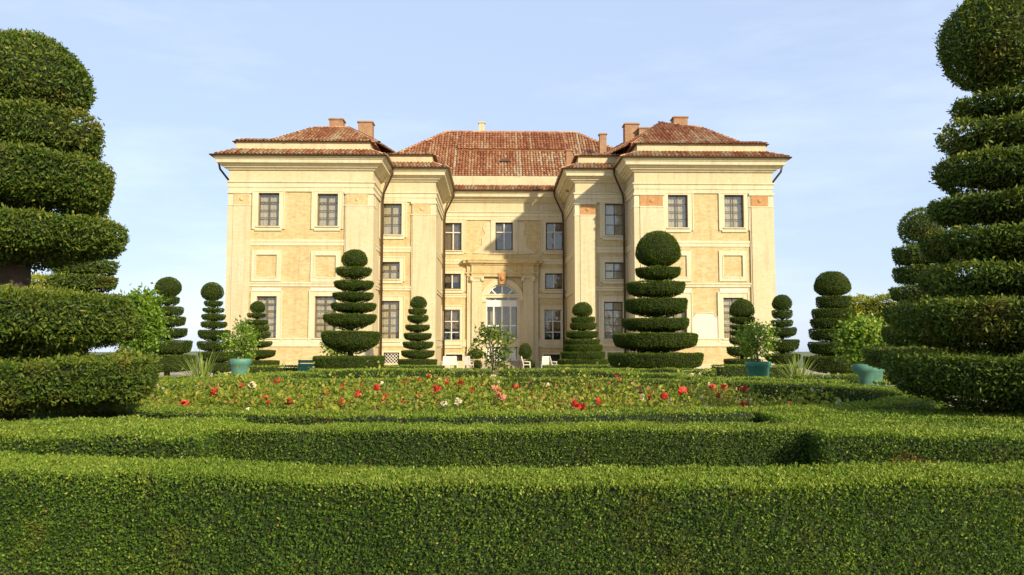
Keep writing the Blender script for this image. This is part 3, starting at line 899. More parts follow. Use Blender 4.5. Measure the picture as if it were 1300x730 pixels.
# portal: paired pilasters, entablature, archivolt, door, steps
def xc(px): return at(px, 400, Y3).x
def zc(py): return at(637, py, Y3).z
for a, b, pr in ((599, 612, 0.42), (664, 677, 0.42), (593, 599, 0.24), (677, 683, 0.24)):
    mb = MB()
    mb.box(xc(a), xc(b), Y3 - pr, Y3 + 0.02, 0.0, zc(352.5))
    mb.box(xc(a) - 0.05, xc(b) + 0.05, Y3 - pr - 0.06, Y3 + 0.02, 0.0, 0.75)
    p_ = part(mb, 'portal_pilaster', 'stucco')
    if pr > 0.4:
        mb = MB(); w_ = xc(b) - xc(a)
        mb.box(xc(a) - 0.04, xc(b) + 0.04, Y3 - pr - 0.05, Y3, zc(358), zc(357))
        for s_ in (xc(a) - 0.02, xc(b) + 0.02):
            mb.tube([(s_, Y3 - pr - 0.10, zc(355.5)), (s_, Y3 - 0.02, zc(355.5))], 0.17, 12)
        mb.box(xc(a) - 0.16, xc(b) + 0.16, Y3 - pr - 0.10, Y3, zc(353.2), zc(351.6))
        part(mb, 'volute_capital', 'trim', p_)
mb = MB()
pp = [(xc(592.5), Y3 + 0.1), (xc(592.5), Y3 - 0.26), (xc(598.5), Y3 - 0.26), (xc(598.5), Y3 - 0.44), (xc(612.5), Y3 - 0.44), (xc(612.5), Y3 - 0.30), (xc(663.5), Y3 - 0.30), (xc(663.5), Y3 - 0.44), (xc(677.5), Y3 - 0.44), (xc(677.5), Y3 - 0.26), (xc(683.5), Y3 - 0.26), (xc(683.5), Y3 + 0.1)]
zt, zb = zc(330.5), zc(351.5)
mb.sweep(pp, [(-0.25, zb), (0.0, zb), (0.0, zb + 0.2), (0.06, zb + 0.24), (0.06, zb + 0.36), (0.0, zb + 0.38), (0.0, zb + 0.95), (0.10, zb + 1.0), (0.14, zb + 1.12), (0.30, zb + 1.16), (0.30, zb + 1.26), (0.38, zt - 0.03), (0.38, zt), (-0.3, zt + 0.05)])
mb.box(xc(612.5), xc(663.5), Y3 - 0.29, Y3 + 0.02, zb, zt - 0.12)
part(mb, 'portal_entablature', 'brickwork')
mb = MB()
segs = 28
r0, r1 = DR + 0.01, DR + 0.46
vs, fs = [], []
for k in range(segs + 1):
    a = math.pi * k / segs
    for rr, dy in ((r0, 0.30), (r0, -0.06), (r0 + 0.16, -0.06), (r0 + 0.17, -0.11), (r0 + 0.36, -0.11), (r0 + 0.38, -0.16), (r1, -0.16), (r1, 0.02)):
        vs.append((DC + rr * math.cos(a), Y3 + dy, DZS + rr * math.sin(a)))
for k in range(segs):
    for q in range(7):
        fs.append((k * 8 + q, k * 8 + q + 1, k * 8 + 9 + q, k * 8 + 8 + q))
mb.add(vs, fs)
part(mb, 'archivolt', 'trim')
for sgn in (-1, 1):
    mb = MB()
    xa, xb = sorted((DC + sgn * DR, DC + sgn * (DR + 0.50)))
    mb.box(xa - 0.03, xb + 0.03, Y3 - 0.20, Y3 + 0.3, DZS - 0.20, DZS - 0.004)
    mb.box(xa, xb, Y3 - 0.12, Y3 + 0.02, 0.62, DZS - 0.20)
    part(mb, 'door_jamb', 'stucco')
mb = MB()
za, zb_ = zc(361), zc(347)
mb.add([(DC - 0.20, Y3 - 0.32, za), (DC + 0.20, Y3 - 0.32, za), (DC + 0.36, Y3 - 0.40, zb_), (DC - 0.36, Y3 - 0.40, zb_), (DC - 0.20, Y3, za), (DC + 0.20, Y3, za), (DC + 0.36, Y3, zb_), (DC - 0.36, Y3, zb_)],
       [(0, 1, 2, 3), (0, 4, 5, 1), (1, 5, 6, 2), (2, 6, 7, 3), (3, 7, 4, 0)])
mb.lathe([(0.001, -0.22), (0.13, -0.16), (0.19, 0.0), (0.15, 0.17), (0.001, 0.24)], 10, (DC, Y3 - 0.36, (za + zb_) / 2))
part(mb, 'keystone', 'terracotta')

dy0 = Y3 + 0.20
mb = MB()
fwid = 0.10
mb.box(DX0, DX0 + fwid, dy0, dy0 + 0.1, DZ0, DZS); mb.box(DX1 - fwid, DX1, dy0, dy0 + 0.1, DZ0, DZS)
mb.box(DX0 + fwid, DX1 - fwid, dy0 - 0.02, dy0 + 0.1, DZS - 0.55, DZS)               # transom
mb.box(DX0 + fwid, DX1 - fwid, dy0, dy0 + 0.1, DZ0, DZ0 + 0.12)
DW = (DX1 - DX0 - 2 * fwid)
colx = [DX0 + fwid + DW * t for t in (0, 0.22, 0.5, 0.78, 1.0)]
rowz = [DZ0 + 0.12, DZ0 + 1.45, DZ0 + 2.75, DZS - 0.55 - (DZS - 0.55 - DZ0 - 2.75) * 0.0]
rowz = [DZ0 + 0.12, DZ0 + 1.35, DZ0 + 1.35 + (DZS - 0.55 - DZ0 - 1.35) * 0.5, DZS - 0.55]
for k in (1, 2, 3):
    mb.box(colx[k] - 0.06, colx[k] + 0.06, dy0 - 0.01, dy0 + 0.1, DZ0 + 0.12, DZS - 0.55)
for z in rowz[1:3]:
    for k in range(4):
        mb.box(colx[k] + 0.06, colx[k + 1] - 0.06, dy0, dy0 + 0.09, z - 0.06, z + 0.06)
# fanlight bars: rim, inner half ring, spokes
def arc_strip(ra, rb, ya, yb):
    vs, fs = [], []
    for k in range(25):
        a = math.pi * k / 24
        for rr, yy in ((ra, ya), (rb, ya), (rb, yb), (ra, yb)):
            vs.append((DC + rr * math.cos(a), yy, DZS + rr * math.sin(a)))
    for k in range(24):
        for q in range(4):
            fs.append((k * 4 + q, k * 4 + (q + 1) % 4, k * 4 + 4 + (q + 1) % 4, k * 4 + 4 + q))
    mb.add(vs, fs)
arc_strip(DR - 0.13, DR, dy0, dy0 + 0.1)
RI = DR * 0.44
arc_strip(RI - 0.09, RI, dy0 - 0.005, dy0 + 0.1)
for k in range(1, 4):
    a = math.pi * k / 4
    d_ = Vector((math.cos(a), 0, math.sin(a))); n_ = Vector((-math.sin(a), 0, math.cos(a)))
    c0 = Vector((DC, dy0 - 0.008, DZS))
    q = [c0 + d_ * (RI - 0.02) - n_ * 0.05, c0 + d_ * (DR - 0.1) - n_ * 0.06, c0 + d_ * (DR - 0.1) + n_ * 0.06, c0 + d_ * (RI - 0.02) + n_ * 0.05]
    mb.add(q + [p + Vector((0, 0.1, 0)) for p in q], [(0, 1, 2, 3), (4, 7, 6, 5), (0, 4, 5, 1), (1, 5, 6, 2), (2, 6, 7, 3), (3, 7, 4, 0)])
door = part(mb, 'door', 'door')
door['label'] = 'tall pale double door under an arched fanlight'
for k in range(4):
    a0, a1 = math.pi * k / 4, math.pi * (k + 1) / 4
    g = MB(); vs = []
    for j in range(7):
        a = a0 + (a1 - a0) * j / 6
        vs += [(DC + RI * math.cos(a), dy0 + 0.05, DZS + RI * math.sin(a)), (DC + (DR - 0.1) * math.cos(a), dy0 + 0.05, DZS + (DR - 0.1) * math.sin(a))]
    g.add(vs, [(2 * j, 2 * j + 1, 2 * j + 3, 2 * j + 2) for j in range(6)])
    g.build('fanlight_pane', 'glass_dark', door)
g = MB(); g.add([(DC, dy0 + 0.05, DZS)] + [(DC + (RI - 0.08) * math.cos(math.pi * j / 12), dy0 + 0.05, DZS + (RI - 0.08) * math.sin(math.pi * j / 12)) for j in range(13)], [(0, j, j + 1) for j in range(1, 13)])
g.build('fanlight_pane', 'glass_dark', door)
for k in range(4):
    for j in (1, 2):
        g = MB(); g.quad((colx[k] + 0.06, dy0 + 0.05, rowz[j] + 0.06), (colx[k + 1] - 0.06, dy0 + 0.05, rowz[j] + 0.06), (colx[k + 1] - 0.06, dy0 + 0.05, rowz[j + 1]), (colx[k] + 0.06, dy0 + 0.05, rowz[j + 1]))
        g.build('door_pane', 'glass_dark', door)
    g = MB()
    a, b, c, d = colx[k] + 0.06, colx[k + 1] - 0.06, rowz[0], rowz[1] - 0.06
    g.box(a, b, dy0 + 0.05, dy0 + 0.09, c, d); g.box(a + 0.1, b - 0.1, dy0 + 0.02, dy0 + 0.06, c + 0.12, d - 0.12)
    g.build('door_panel', 'door', door)
g = MB(); g.tube([(colx[2] + 0.10, dy0 - 0.05, DZ0 + 1.35), (colx[2] + 0.10, dy0 - 0.05, DZ0 + 1.55)], 0.03, 6); g.box(colx[2] + 0.085, colx[2] + 0.115, dy0 - 0.04, dy0 + 0.01, DZ0 + 1.43, DZ0 + 1.47)
g.build('door_handle', 'iron', door)
cu = MB(); cu.quad((DX0, Y3 + 0.9, DZ0 + 1.4), (DX1, Y3 + 0.9, DZ0 + 1.4), (DX1, Y3 + 0.9, DZ1), (DX0, Y3 + 0.9, DZ1))
cu.build('door_curtain', 'curtain', door)
for k in range(4):
    mb = MB(); e = 0.38 * (3 - k)
    mb.box(DX0 - 0.45 - e * 0.6, DX1 + 0.45 + e * 0.6, Y3 - 0.62 - e, Y3 - 0.02 if k == 3 else Y3 - 0.62 - e + 0.42, 0.155 * k * (k > 0) + (0.001 if k else 0), 0.155 * (k + 1))
    part(mb, 'door_step', 'stone')

# drainpipes
def pipe(pts):
    mb = MB(); mb.tube(pts, 0.075, 8)
    for z in (2.5, 6.0, 9.5):
        p = Vector(pts[-1]); mb.tube([(p.x, p.y, z), (p.x, p.y, z + 0.1)], 0.10, 8)
    part(mb, 'drainpipe', 'metal')
for x, Y, s in ((xLi, Y2, 1), (xMl, Y3, 1), (xMr, Y3, -1), (xRi, Y2, -1)):
    pipe([(x + s * 1.12, Y - 1.12, ZE - 0.02), (x + s * 1.08, Y - 1.08, ZE - 0.45), (x + s * 0.80, Y - 0.80, ZE - 0.95), (x + s * 0.36, Y - 0.36, ZE - 1.75), (x + s * 0.28, Y - 0.28, ZE - 2.4), (x + s * 0.26, Y - 0.24, ZE - 3.0), (x + s * 0.26, Y - 0.24, 0.0)])
for x, s in ((xL, -1), (xR, 1)):
    pipe([(x + s * 1.12, Y1 + 0.6, ZE - 0.02), (x + s * 1.0, Y1 + 0.6, ZE - 0.6), (x + s * 0.5, Y1 + 0.9, ZE - 1.3), (x + s * 0.24, Y1 + 1.6, ZE - 2.4), (x + s * 0.24, Y1 + 1.6, 0.0)])

# ---- roofs
ZP0, ZP1 = ZE + 0.68, ZE + 1.26                             # parapet
op, ip = offset(PATH, 1.12), offset(PATH, -0.22)
tsets = []
def tiles_quad(P, pitch=0.27, length=0.42, off=0.0):
    P = [Vector(p) for p in P]
    u = (P[1] - P[0]).normalized()
    nn = (P[1] - P[0]).cross(P[2] - P[0]).normalized()
    v = nn.cross(u)
    if v.dot(P[2] - P[1]) < 0: v = -v
    poly = [((p - P[0]).dot(u), (p - P[0]).dot(v)) for p in P]
    return roof_tiles(P[0], u, v, poly, pitch, length, off)
bed = MB()
for i in range(len(PATH) - 1):
    a, b, c, d = (*op[i], ZE + 0.06), (*op[i + 1], ZE + 0.06), (*ip[i + 1], ZP0 + 0.06), (*ip[i], ZP0 + 0.06)
    bed.quad(a, b, c, d)
    tsets.append(tiles_quad([a, b, c, d], 0.27, 0.36))
part(bed, 'eaves_bed', 'tile_bed')
V, Q, T = join_tiles(tsets)
o = link(bpy.data.objects.new('eaves_tiles', big_mesh('eaves_tiles', V, Q, ['tile'], None, T)), villa); o['kind'] = 'stuff'
ring([(-0.20, ZP0), (-0.20, ZP1 + 0.085), (-0.55, ZP1 + 0.24), (-0.55, ZP0)], 'parapet', 'stucco')
pa, pb = offset(PATH, 0.02), offset(PATH, -0.62)
pil = []
beds = [MB(), MB()]
for i in range(len(PATH) - 1):
    bed = beds[i > 5]
    A, B = Vector(PATH[i]), Vector(PATH[i + 1])
    a, b, c, d = (*pa[i], ZP1 + 0.02), (*pa[i + 1], ZP1 + 0.02), (*pb[i + 1], ZP1 + 0.30), (*pb[i], ZP1 + 0.30)
    if i == 5: continue                                      # the middle range has a plain low wall under its roof
    bed.quad(a, b, c, d)
    pil.append(tiles_quad([a, b, c, d], 0.26, 0.33))
for bed in beds: part(bed, 'coping_bed', 'tile_bed')
V, Q, T = join_tiles(pil)
o = link(bpy.data.objects.new('coping_tiles', big_mesh('coping_tiles', V, Q, ['tile'], None, T)), villa); o['kind'] = 'stuff'
mb = MB(); mb.add([(*p, ZP0 + 0.01) for p in ip], [tuple(range(len(ip)))]); part(mb, 'roof_deck', 'tile_bed')

def ridge_caps(mb_sets, a, b):
    """a row of overlapping ridge tiles along an edge"""
    a, b = Vector(a), Vector(b)
    L = (b - a).length
    t = (b - a).normalized(); s = t.cross(Vector((0, 0, 1))).normalized(); up = s.cross(t)
    n = max(1, int(L / 0.42))
    Vv = []
    for k in range(n):
        for e in (0, 1):
            c = a + t * (L * (k + e * 1.12) / n) + up * (0.05 * (1 - e))
            for q in range(6):
                an = math.pi * q / 5
                Vv.append(c + s * math.cos(an) * 0.17 + up * math.sin(an) * 0.14)
    base = (np.arange(n) * 12)[:, None]
    Qq = np.concatenate([base + np.array([[k, k + 1, k + 7, k + 6]]) for k in range(5)])
    mb_sets.append((np.array([tuple(v) for v in Vv]), Qq, np.repeat(np.clip(0.55 + 0.2 * rng.normal(size=n), 0, 1), 12)))

def roof(name, faces, ridges, lab=None):
    bed = MB(); ts = []
    for f in faces:
        f = [Vector(p) for p in f]
        bed.add(f, [tuple(range(len(f)))])
        if f is not None and sum(p.y for p in f) / len(f) < max(p.y for g in faces for p in map(Vector, g)) - 4.5: ts.append(tiles_quad(f))
    for a, b in ridges: ridge_caps(ts, a, b)
    o = part(bed, name, 'tile_bed')
    V, Q, T = join_tiles(ts)
    t = link(bpy.data.objects.new('roof_tiles', big_mesh('roof_tiles', V, Q, ['tile'], None, T)), o); t['kind'] = 'stuff'
    return o
ZR = ZP1 + 0.05
def down(p, z): return Vector((p[0], p[1], z))
def wing_roof(bl, br, al, ar, bkl, bkr):
    bl, br = at(*bl), at(*br); al, ar = at(*al), at(*ar); bkl, bkr = at(*bkl), at(*bkr)
    z = min(bl.z, br.z)
    bl.z = br.z = bkl.z = bkr.z = z
    roof('hip_roof', [[bl, br, ar, al], [bkl, bl, al], [br, bkr, ar], [bkr, bkl, al, ar]], [(bl, al), (br, ar), (al, ar), (bkr, ar), (bkl, al)])
wing_roof((338, 180, 57.3), (481, 182, 57.3), (398, 163.5, 62.5), (441, 162.5, 62.5), (388, 198, 70), (556, 199, 70))
wing_roof((800, 184, 57.3), (946, 182, 57.3), (838, 158, 64.5), (888, 162.5, 62.5), (706, 196, 70), (905, 200, 70))
bl, br = at(440, 224.5, Y3 + 0.75), at(862, 224.5, Y3 + 0.75)
z_ = at(639, 224.5, Y3 + 0.75).z; bl.z = br.z = z_
tl, tr = at(567, 168.5, 76.5), at(731, 168.5, 76.5); zt_ = at(645, 168.5, 76.5).z; tl.z = tr.z = zt_
bkl, bkr = Vector((bl.x, 84, z_)), Vector((br.x, 84, z_))
roof('main_roof', [[bl, br, tr, tl], [bkl, bl, tl], [br, bkr, tr], [bkr, bkl, tl, tr]], [(bl, tl), (br, tr), (tl, tr)])
mb = MB(); mb.box(xMl + 0.3, xMr - 0.3, Y3 + 0.60, Y3 + 0.9, ZP0, z_ + 0.03); part(mb, 'roof_fascia', 'stucco')
# the upper courses lie a step proud of the lower ones
def on_main(px, py):
    nn = (br - bl).cross(tl - bl).normalized(); d = ray(px, py); s = (bl - Vector((0, 0, EYE))).dot(nn) / d.dot(nn)
    p = Vector((0, 0, EYE)) + d * s
    return p + nn * (0.22 if nn.z > 0 else -0.22)
ul, ur, utr, utl = on_main(580, 192), on_main(722, 192), on_main(716, 170.5), on_main(588, 170.5)
ur.z = ul.z; utr.z = utl.z; ur.y = ul.y; utr.y = utl.y
bedm = MB(); bedm.quad(ul, ur, utr, utl); dn = Vector((0, 0.05, -0.24)); bedm.quad(ul, ur, ur + dn, ul + dn)
uo = part(bedm, 'upper_roof', 'tile_bed')
V, Q, T = tiles_quad([ul, ur, utr, utl], off=-0.02)
t = link(bpy.data.objects.new('roof_tiles', big_mesh('roof_tiles', V, Q, ['tile'], None, np.clip(T - 0.16, 0, 1))), uo); t['kind'] = 'stuff'
sk = on_main(641, 206) - Vector((0, 0.05, 0.05))
mb = MB(); mb.box(-0.45, 0.45, -0.12, 0.25, -0.1, 0.14); mb.build('skylight', 'metal', villa, sk)

def chimney(r4, Y, mat='chimney', depth=1.0):
    x0, x1, z0, z1 = rect(*r4, Y)
    mb = MB(); mb.box(x0, x1, Y, Y + depth, z0 - 2.2, z1 - 0.16)
    o = part(mb, 'chimney', mat)
    mb = MB(); mb.box(x0 - 0.08, x1 + 0.08, Y - 0.08, Y + depth + 0.08, z1 - 0.16, z1 - 0.06); mb.box(x0 + 0.06, x1 - 0.06, Y + 0.06, Y + depth - 0.06, z1 - 0.06, z1)
    part(mb, 'chimney_cap', mat, o)
for a in (((418, 435, 149.5, 168), 63.0), ((454.5, 472.5, 153, 172), 63.5), ((608, 615, 154, 168), 76.4, 'stucco', 0.5), ((761.5, 770, 168.5, 186), 71, 'chimney', 0.6),
          ((793.5, 811, 155.5, 178), 64), ((811.5, 824, 161, 178), 63.5, 'chimney', 0.7), ((855.5, 873, 147, 167), 64.2), ((719, 726, 189, 208), 63.0, 'chimney', 0.5)):
    chimney(*a)

# ================================================================ topiary
def topiary(axis, Y, ball, tiers, leaf, dens, label, taper=0.5, rough=0.03, mat='yew', group='clipped yew topiaries', stemr=0.09, ballflat=0.3):
    base = at(axis, HZ, Y); base.z = 0
    root = empty('yew_topiary', base, label, 'topiary', group)
    def rad(hw, Yd): 
        s = hw / F
        return Yd * s / math.sqrt(1 + s * s)
    def zof(py, Yd): return EYE + (HZ - py) / F * Yd
    top = None
    tr = []
    for i, t in enumerate([ball] + tiers):
        xl, xr, yt, yb = t[:4]
        tp = t[4] if len(t) > 4 else taper
        r = rad((xr - xl) / 2, Y)
        cx = at((xl + xr) / 2, HZ, Y).x - base.x
        if i == 0:
            z1, z0 = zof(yt, Y - r * 0.25), zof(yb, Y - r * 0.3)
            prof = ball_prof(r, z0, z1, ballflat)
        else:
            z1 = zof(yt, Y - r * 0.6 if yt < HZ else Y + r * 0.2)
            z0 = zof(yb, Y - r * 0.1 if yb < HZ else Y - r * 0.6)
            if z1 - z0 < 0.12: z0 = z1 - 0.12
            prof = tier_prof(r, z0, z1, max(stemr * 1.6, r * 0.22), tp)
        tr.append((cx, z0, z1, r))
        me = clipped_mass(prof, leaf, dens, rough, mat, (base.x + cx, Y, 0))
        o = bpy.data.objects.new('foliage_ball' if i == 0 else 'foliage_tier', me)
        link(o, root, base + Vector((cx, 0, 0)))
    mb = MB()
    pts = [Vector((tr[-1][0] * 0.5, 0, -0.05))] + [Vector((cx * 0.8, 0, (z0 + z1) / 2)) for cx, z0, z1, r in reversed(tr)]
    pts[-1].z = tr[0][1] + 0.1
    n = len(pts)
    mb.tube(pts, [stemr * (1.5 - 1.0 * k / n) for k in range(n)], 9)
    for cx, z0, z1, r in tr[1:]:                              # limbs that carry each tier
        for k in range(5):
            a = 2 * math.pi * k / 5 + z0
            rr = r * 0.40
            mb.tube([(cx * 0.8, 0, z0 - 0.02), (cx + math.cos(a) * rr * 0.6, math.sin(a) * rr * 0.6, z0 + (z1 - z0) * 0.22), (cx + math.cos(a) * rr * 1.3, math.sin(a) * rr * 1.3, z0 + (z1 - z0) * 0.5)], [stemr * 0.4, stemr * 0.28, stemr * 0.15], 5)
    mb.build('trunk', 'bark', root, base)
    return root

# the two big ones by the front hedges
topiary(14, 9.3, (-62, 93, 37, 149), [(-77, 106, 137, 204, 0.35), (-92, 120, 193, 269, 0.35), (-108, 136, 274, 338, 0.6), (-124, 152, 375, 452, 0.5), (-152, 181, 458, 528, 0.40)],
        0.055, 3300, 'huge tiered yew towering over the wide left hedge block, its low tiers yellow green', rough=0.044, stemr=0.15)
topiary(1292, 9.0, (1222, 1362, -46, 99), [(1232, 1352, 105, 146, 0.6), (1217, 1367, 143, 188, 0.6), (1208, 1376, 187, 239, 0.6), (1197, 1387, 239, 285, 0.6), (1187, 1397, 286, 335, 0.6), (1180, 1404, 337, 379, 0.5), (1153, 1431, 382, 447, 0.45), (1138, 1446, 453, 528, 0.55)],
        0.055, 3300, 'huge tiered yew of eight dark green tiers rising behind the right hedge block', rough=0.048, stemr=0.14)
# second row
topiary(103, 17, (80, 125, 240, 288), [(66, 141, 301, 332, 0.4), (65, 140, 332, 352, 0.35), (64, 141, 351, 372, 0.4), (55, 150, 374, 396, 0.4), (32, 172, 400, 441, 0.5), (22, 186, 459, 482, 0.4)],
        0.068, 1400, 'tiered yew half hidden behind the huge left yew', rough=0.035, stemr=0.11)
topiary(1176, 19, (1151, 1202, 262, 308), [(1141, 1212, 310, 337, 0.3), (1141, 1211, 336, 362, 0.3), (1136, 1216, 363, 384, 0.35), (1127, 1225, 388, 414, 0.35), (1126, 1226, 416, 440, 0.35), (1102, 1250, 442, 471, 0.3)],
        0.068, 1400, 'tiered yew half hidden behind the huge right yew', rough=0.035, stemr=0.11)
FAR = dict(mat='yew_far', rough=0.022)
topiary(448, 32, (433, 465, 316.5, 340), [(426, 470, 340, 355, 0.65), (424, 473, 357, 371.5, 0.6), (422, 472.5, 372, 385, 0.6), (420, 476, 385.5, 399, 0.6), (411, 477, 399.5, 419, 0.7), (409, 481.5, 421.5, 449, 0.6), (400, 487, 453, 473, 0.35)],
        0.065, 1500, 'tall yew with a ball and seven bowl tiers before the left palace wing', **FAR)
topiary(834, 30, (809, 865, 291.5, 338), [(808, 865, 338.5, 357, 0.55), (797, 870, 357.5, 379, 0.5), (794, 873, 379.5, 403, 0.5), (791, 874, 404.5, 423, 0.5), (778, 885, 424, 448, 0.5), (772, 891, 449, 472, 0.4)],
        0.065, 1500, 'broad yew with a big ball and six wide tiers before the right palace wing', ballflat=0.45, **FAR)
topiary(530, 50, (521, 541, 376, 392.5), [(518, 541, 393, 400, 0.4), (517, 543, 401, 411.5, 0.6), (515, 545, 413, 422.5, 0.6), (513, 547.5, 423.5, 434, 0.55), (512, 549.5, 434.5, 444.5, 0.5), (510, 551.5, 445.5, 456, 0.5), (506, 554.5, 456.5, 468.5, 0.4)],
        0.075, 1150, 'small yew cone of thin bowl tiers standing left of the palace door', **FAR)
topiary(740, 50, (727, 752, 383.5, 402.5), [(726, 755, 403, 410, 0.2), (724.5, 757, 410.5, 420, 0.4), (719.5, 759.5, 421, 431, 0.4), (717, 761.5, 431, 438, 0.15), (715.5, 765, 438, 447, 0.15), (712, 768, 447, 457, 0.15), (708, 771.5, 456.5, 470, 0.1)],
        0.075, 1150, 'squat stepped yew cone standing right of the palace door', **FAR)
topiary(327, 48, (317, 335.5, 383, 398), [(314, 336.5, 398.5, 405, 0.6), (312.5, 338.5, 407, 414, 0.6), (311, 340, 414.5, 421.5, 0.5), (310, 342, 422.5, 431.5, 0.55), (308, 344.5, 434, 442, 0.55), (304.5, 349, 445, 456, 0.5), (300, 354, 458, 470, 0.4)],
        0.075, 1150, 'slim bowl tiered yew between the potted citrus and the left palace wing', **FAR)
topiary(269, 42, (254, 281, 359.5, 382), [(258.5, 280.5, 383, 391.5, 0.6), (257, 282, 392, 398.5, 0.6), (256, 284, 400, 409, 0.6), (255.5, 286, 409.5, 418, 0.55), (253, 290, 420, 433, 0.5), (252, 294, 434.5, 447, 0.5), (254, 300, 447.5, 461, 0.5), (252, 303, 461, 473, 0.4)],
        0.075, 1150, 'slim yew with eight bowl tiers left of the potted citrus', **FAR)
topiary(212, 36, (196, 227, 352.5, 377), [(197, 225, 378, 389, 0.5), (194, 229.5, 390.5, 402, 0.4), (192, 232.5, 403, 416, 0.4), (189.5, 235, 417.5, 431, 0.45), (186, 241.5, 433, 451, 0.4), (180, 247.5, 451.5, 472, 0.2)],
        0.07, 1300, 'stocky tiered yew beside the large leafy lemon bush', **FAR)
topiary(942, 46, (928, 957.5, 379.5, 403), [(928.5, 958, 403, 412, 0.5), (928.5, 956, 413, 419.5, 0.5), (927.5, 957, 420, 428, 0.5), (926.5, 958, 429, 439, 0.5), (923.5, 960, 441, 454.5, 0.5), (919.5, 964, 456.5, 470.5, 0.4)],
        0.075, 1150, 'yew with a wide ball and six tiers against the right palace wing', ballflat=0.5, **FAR)
topiary(993, 44, (982, 1006, 373.5, 394), [(982, 1006, 394, 406, 0.5), (980.5, 1006, 407, 416.5, 0.5), (977, 1010.5, 416.5, 429.5, 0.5), (973.5, 1013.5, 431.5, 449, 0.5), (971.5, 1015, 450, 464, 0.65)],
        0.075, 1150, 'yew of five bowl tiers on a bare foot right of the palace', **FAR)
topiary(1058, 30, (1036.5, 1080.5, 343, 375), [(1039.5, 1080, 376, 392.5, 0.3), (1034, 1084, 392.5, 405, 0.2), (1032, 1085, 405, 417.5, 0.3), (1030, 1086, 418, 434, 0.35), (1028, 1087, 435, 452.5, 0.4), (1021.5, 1093, 453, 474, 0.3)],
        0.065, 1500, 'thick yew of six close tiers left of the large teal citrus pot', ballflat=0.5, **FAR)

# ================================================================ hedges
HT = 1.0
def hp(px, py): return on(px, py, HT)
back = [hp(*p) for p in ((-260, 571), (0, 579), (150, 586), (300, 592), (550, 596), (800, 598), (950, 598), (1150, 595), (1300, 590), (1560, 580))]
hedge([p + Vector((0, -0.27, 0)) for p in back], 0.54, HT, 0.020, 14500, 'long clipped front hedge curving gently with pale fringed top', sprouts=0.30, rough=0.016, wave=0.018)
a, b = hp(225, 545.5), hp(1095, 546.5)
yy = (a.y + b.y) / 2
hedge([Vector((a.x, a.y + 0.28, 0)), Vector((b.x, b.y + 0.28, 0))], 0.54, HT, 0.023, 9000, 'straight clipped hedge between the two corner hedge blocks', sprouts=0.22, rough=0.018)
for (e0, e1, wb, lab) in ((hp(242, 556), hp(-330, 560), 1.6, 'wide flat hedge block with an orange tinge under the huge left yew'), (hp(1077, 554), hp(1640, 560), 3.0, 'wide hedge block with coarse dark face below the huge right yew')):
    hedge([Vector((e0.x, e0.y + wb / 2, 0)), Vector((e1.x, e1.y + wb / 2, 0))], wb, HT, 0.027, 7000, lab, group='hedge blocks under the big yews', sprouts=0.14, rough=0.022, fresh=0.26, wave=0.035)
# ring round the rose bed
def ellipse(a0, a1, n, da=0.0):
    return [Vector((RC.x + (RA + da) * math.cos(t), RC.y + (RB + da) * math.sin(t), 0)) for t in np.linspace(a0, a1, n)]
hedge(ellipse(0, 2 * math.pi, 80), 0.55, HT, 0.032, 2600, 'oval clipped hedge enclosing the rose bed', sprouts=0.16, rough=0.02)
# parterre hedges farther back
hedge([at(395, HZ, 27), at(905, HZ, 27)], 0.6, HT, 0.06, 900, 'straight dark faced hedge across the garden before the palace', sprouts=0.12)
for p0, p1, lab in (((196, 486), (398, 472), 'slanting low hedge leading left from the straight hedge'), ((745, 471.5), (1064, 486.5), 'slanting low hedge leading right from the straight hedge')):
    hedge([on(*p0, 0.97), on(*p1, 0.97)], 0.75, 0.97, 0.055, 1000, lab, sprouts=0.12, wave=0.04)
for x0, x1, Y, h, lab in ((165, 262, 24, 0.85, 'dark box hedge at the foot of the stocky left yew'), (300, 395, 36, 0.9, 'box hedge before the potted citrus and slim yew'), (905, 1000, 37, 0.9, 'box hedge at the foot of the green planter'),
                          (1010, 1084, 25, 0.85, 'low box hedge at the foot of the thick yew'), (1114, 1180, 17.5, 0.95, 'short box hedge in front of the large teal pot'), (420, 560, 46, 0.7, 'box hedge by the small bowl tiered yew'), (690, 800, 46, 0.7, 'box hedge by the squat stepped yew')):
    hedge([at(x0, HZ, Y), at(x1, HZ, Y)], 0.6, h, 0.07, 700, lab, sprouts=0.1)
# golden hedges at the garden's edge
hedge([at(1068, HZ, 42), at(1190, HZ, 40)], 1.6, 4.3, 0.12, 420, 'tall golden green boundary hedge behind the right yews', mat='gold_leaf', rough=0.12, fresh=0.15, wave=0.15, name='boundary_hedge')
hedge([at(-40, HZ, 40), at(100, HZ, 42)], 1.6, 5.3, 0.12, 420, 'tall golden boundary hedge glimpsed behind the huge left yew', mat='gold_leaf', rough=0.12, fresh=0.15, wave=0.15, name='boundary_hedge')

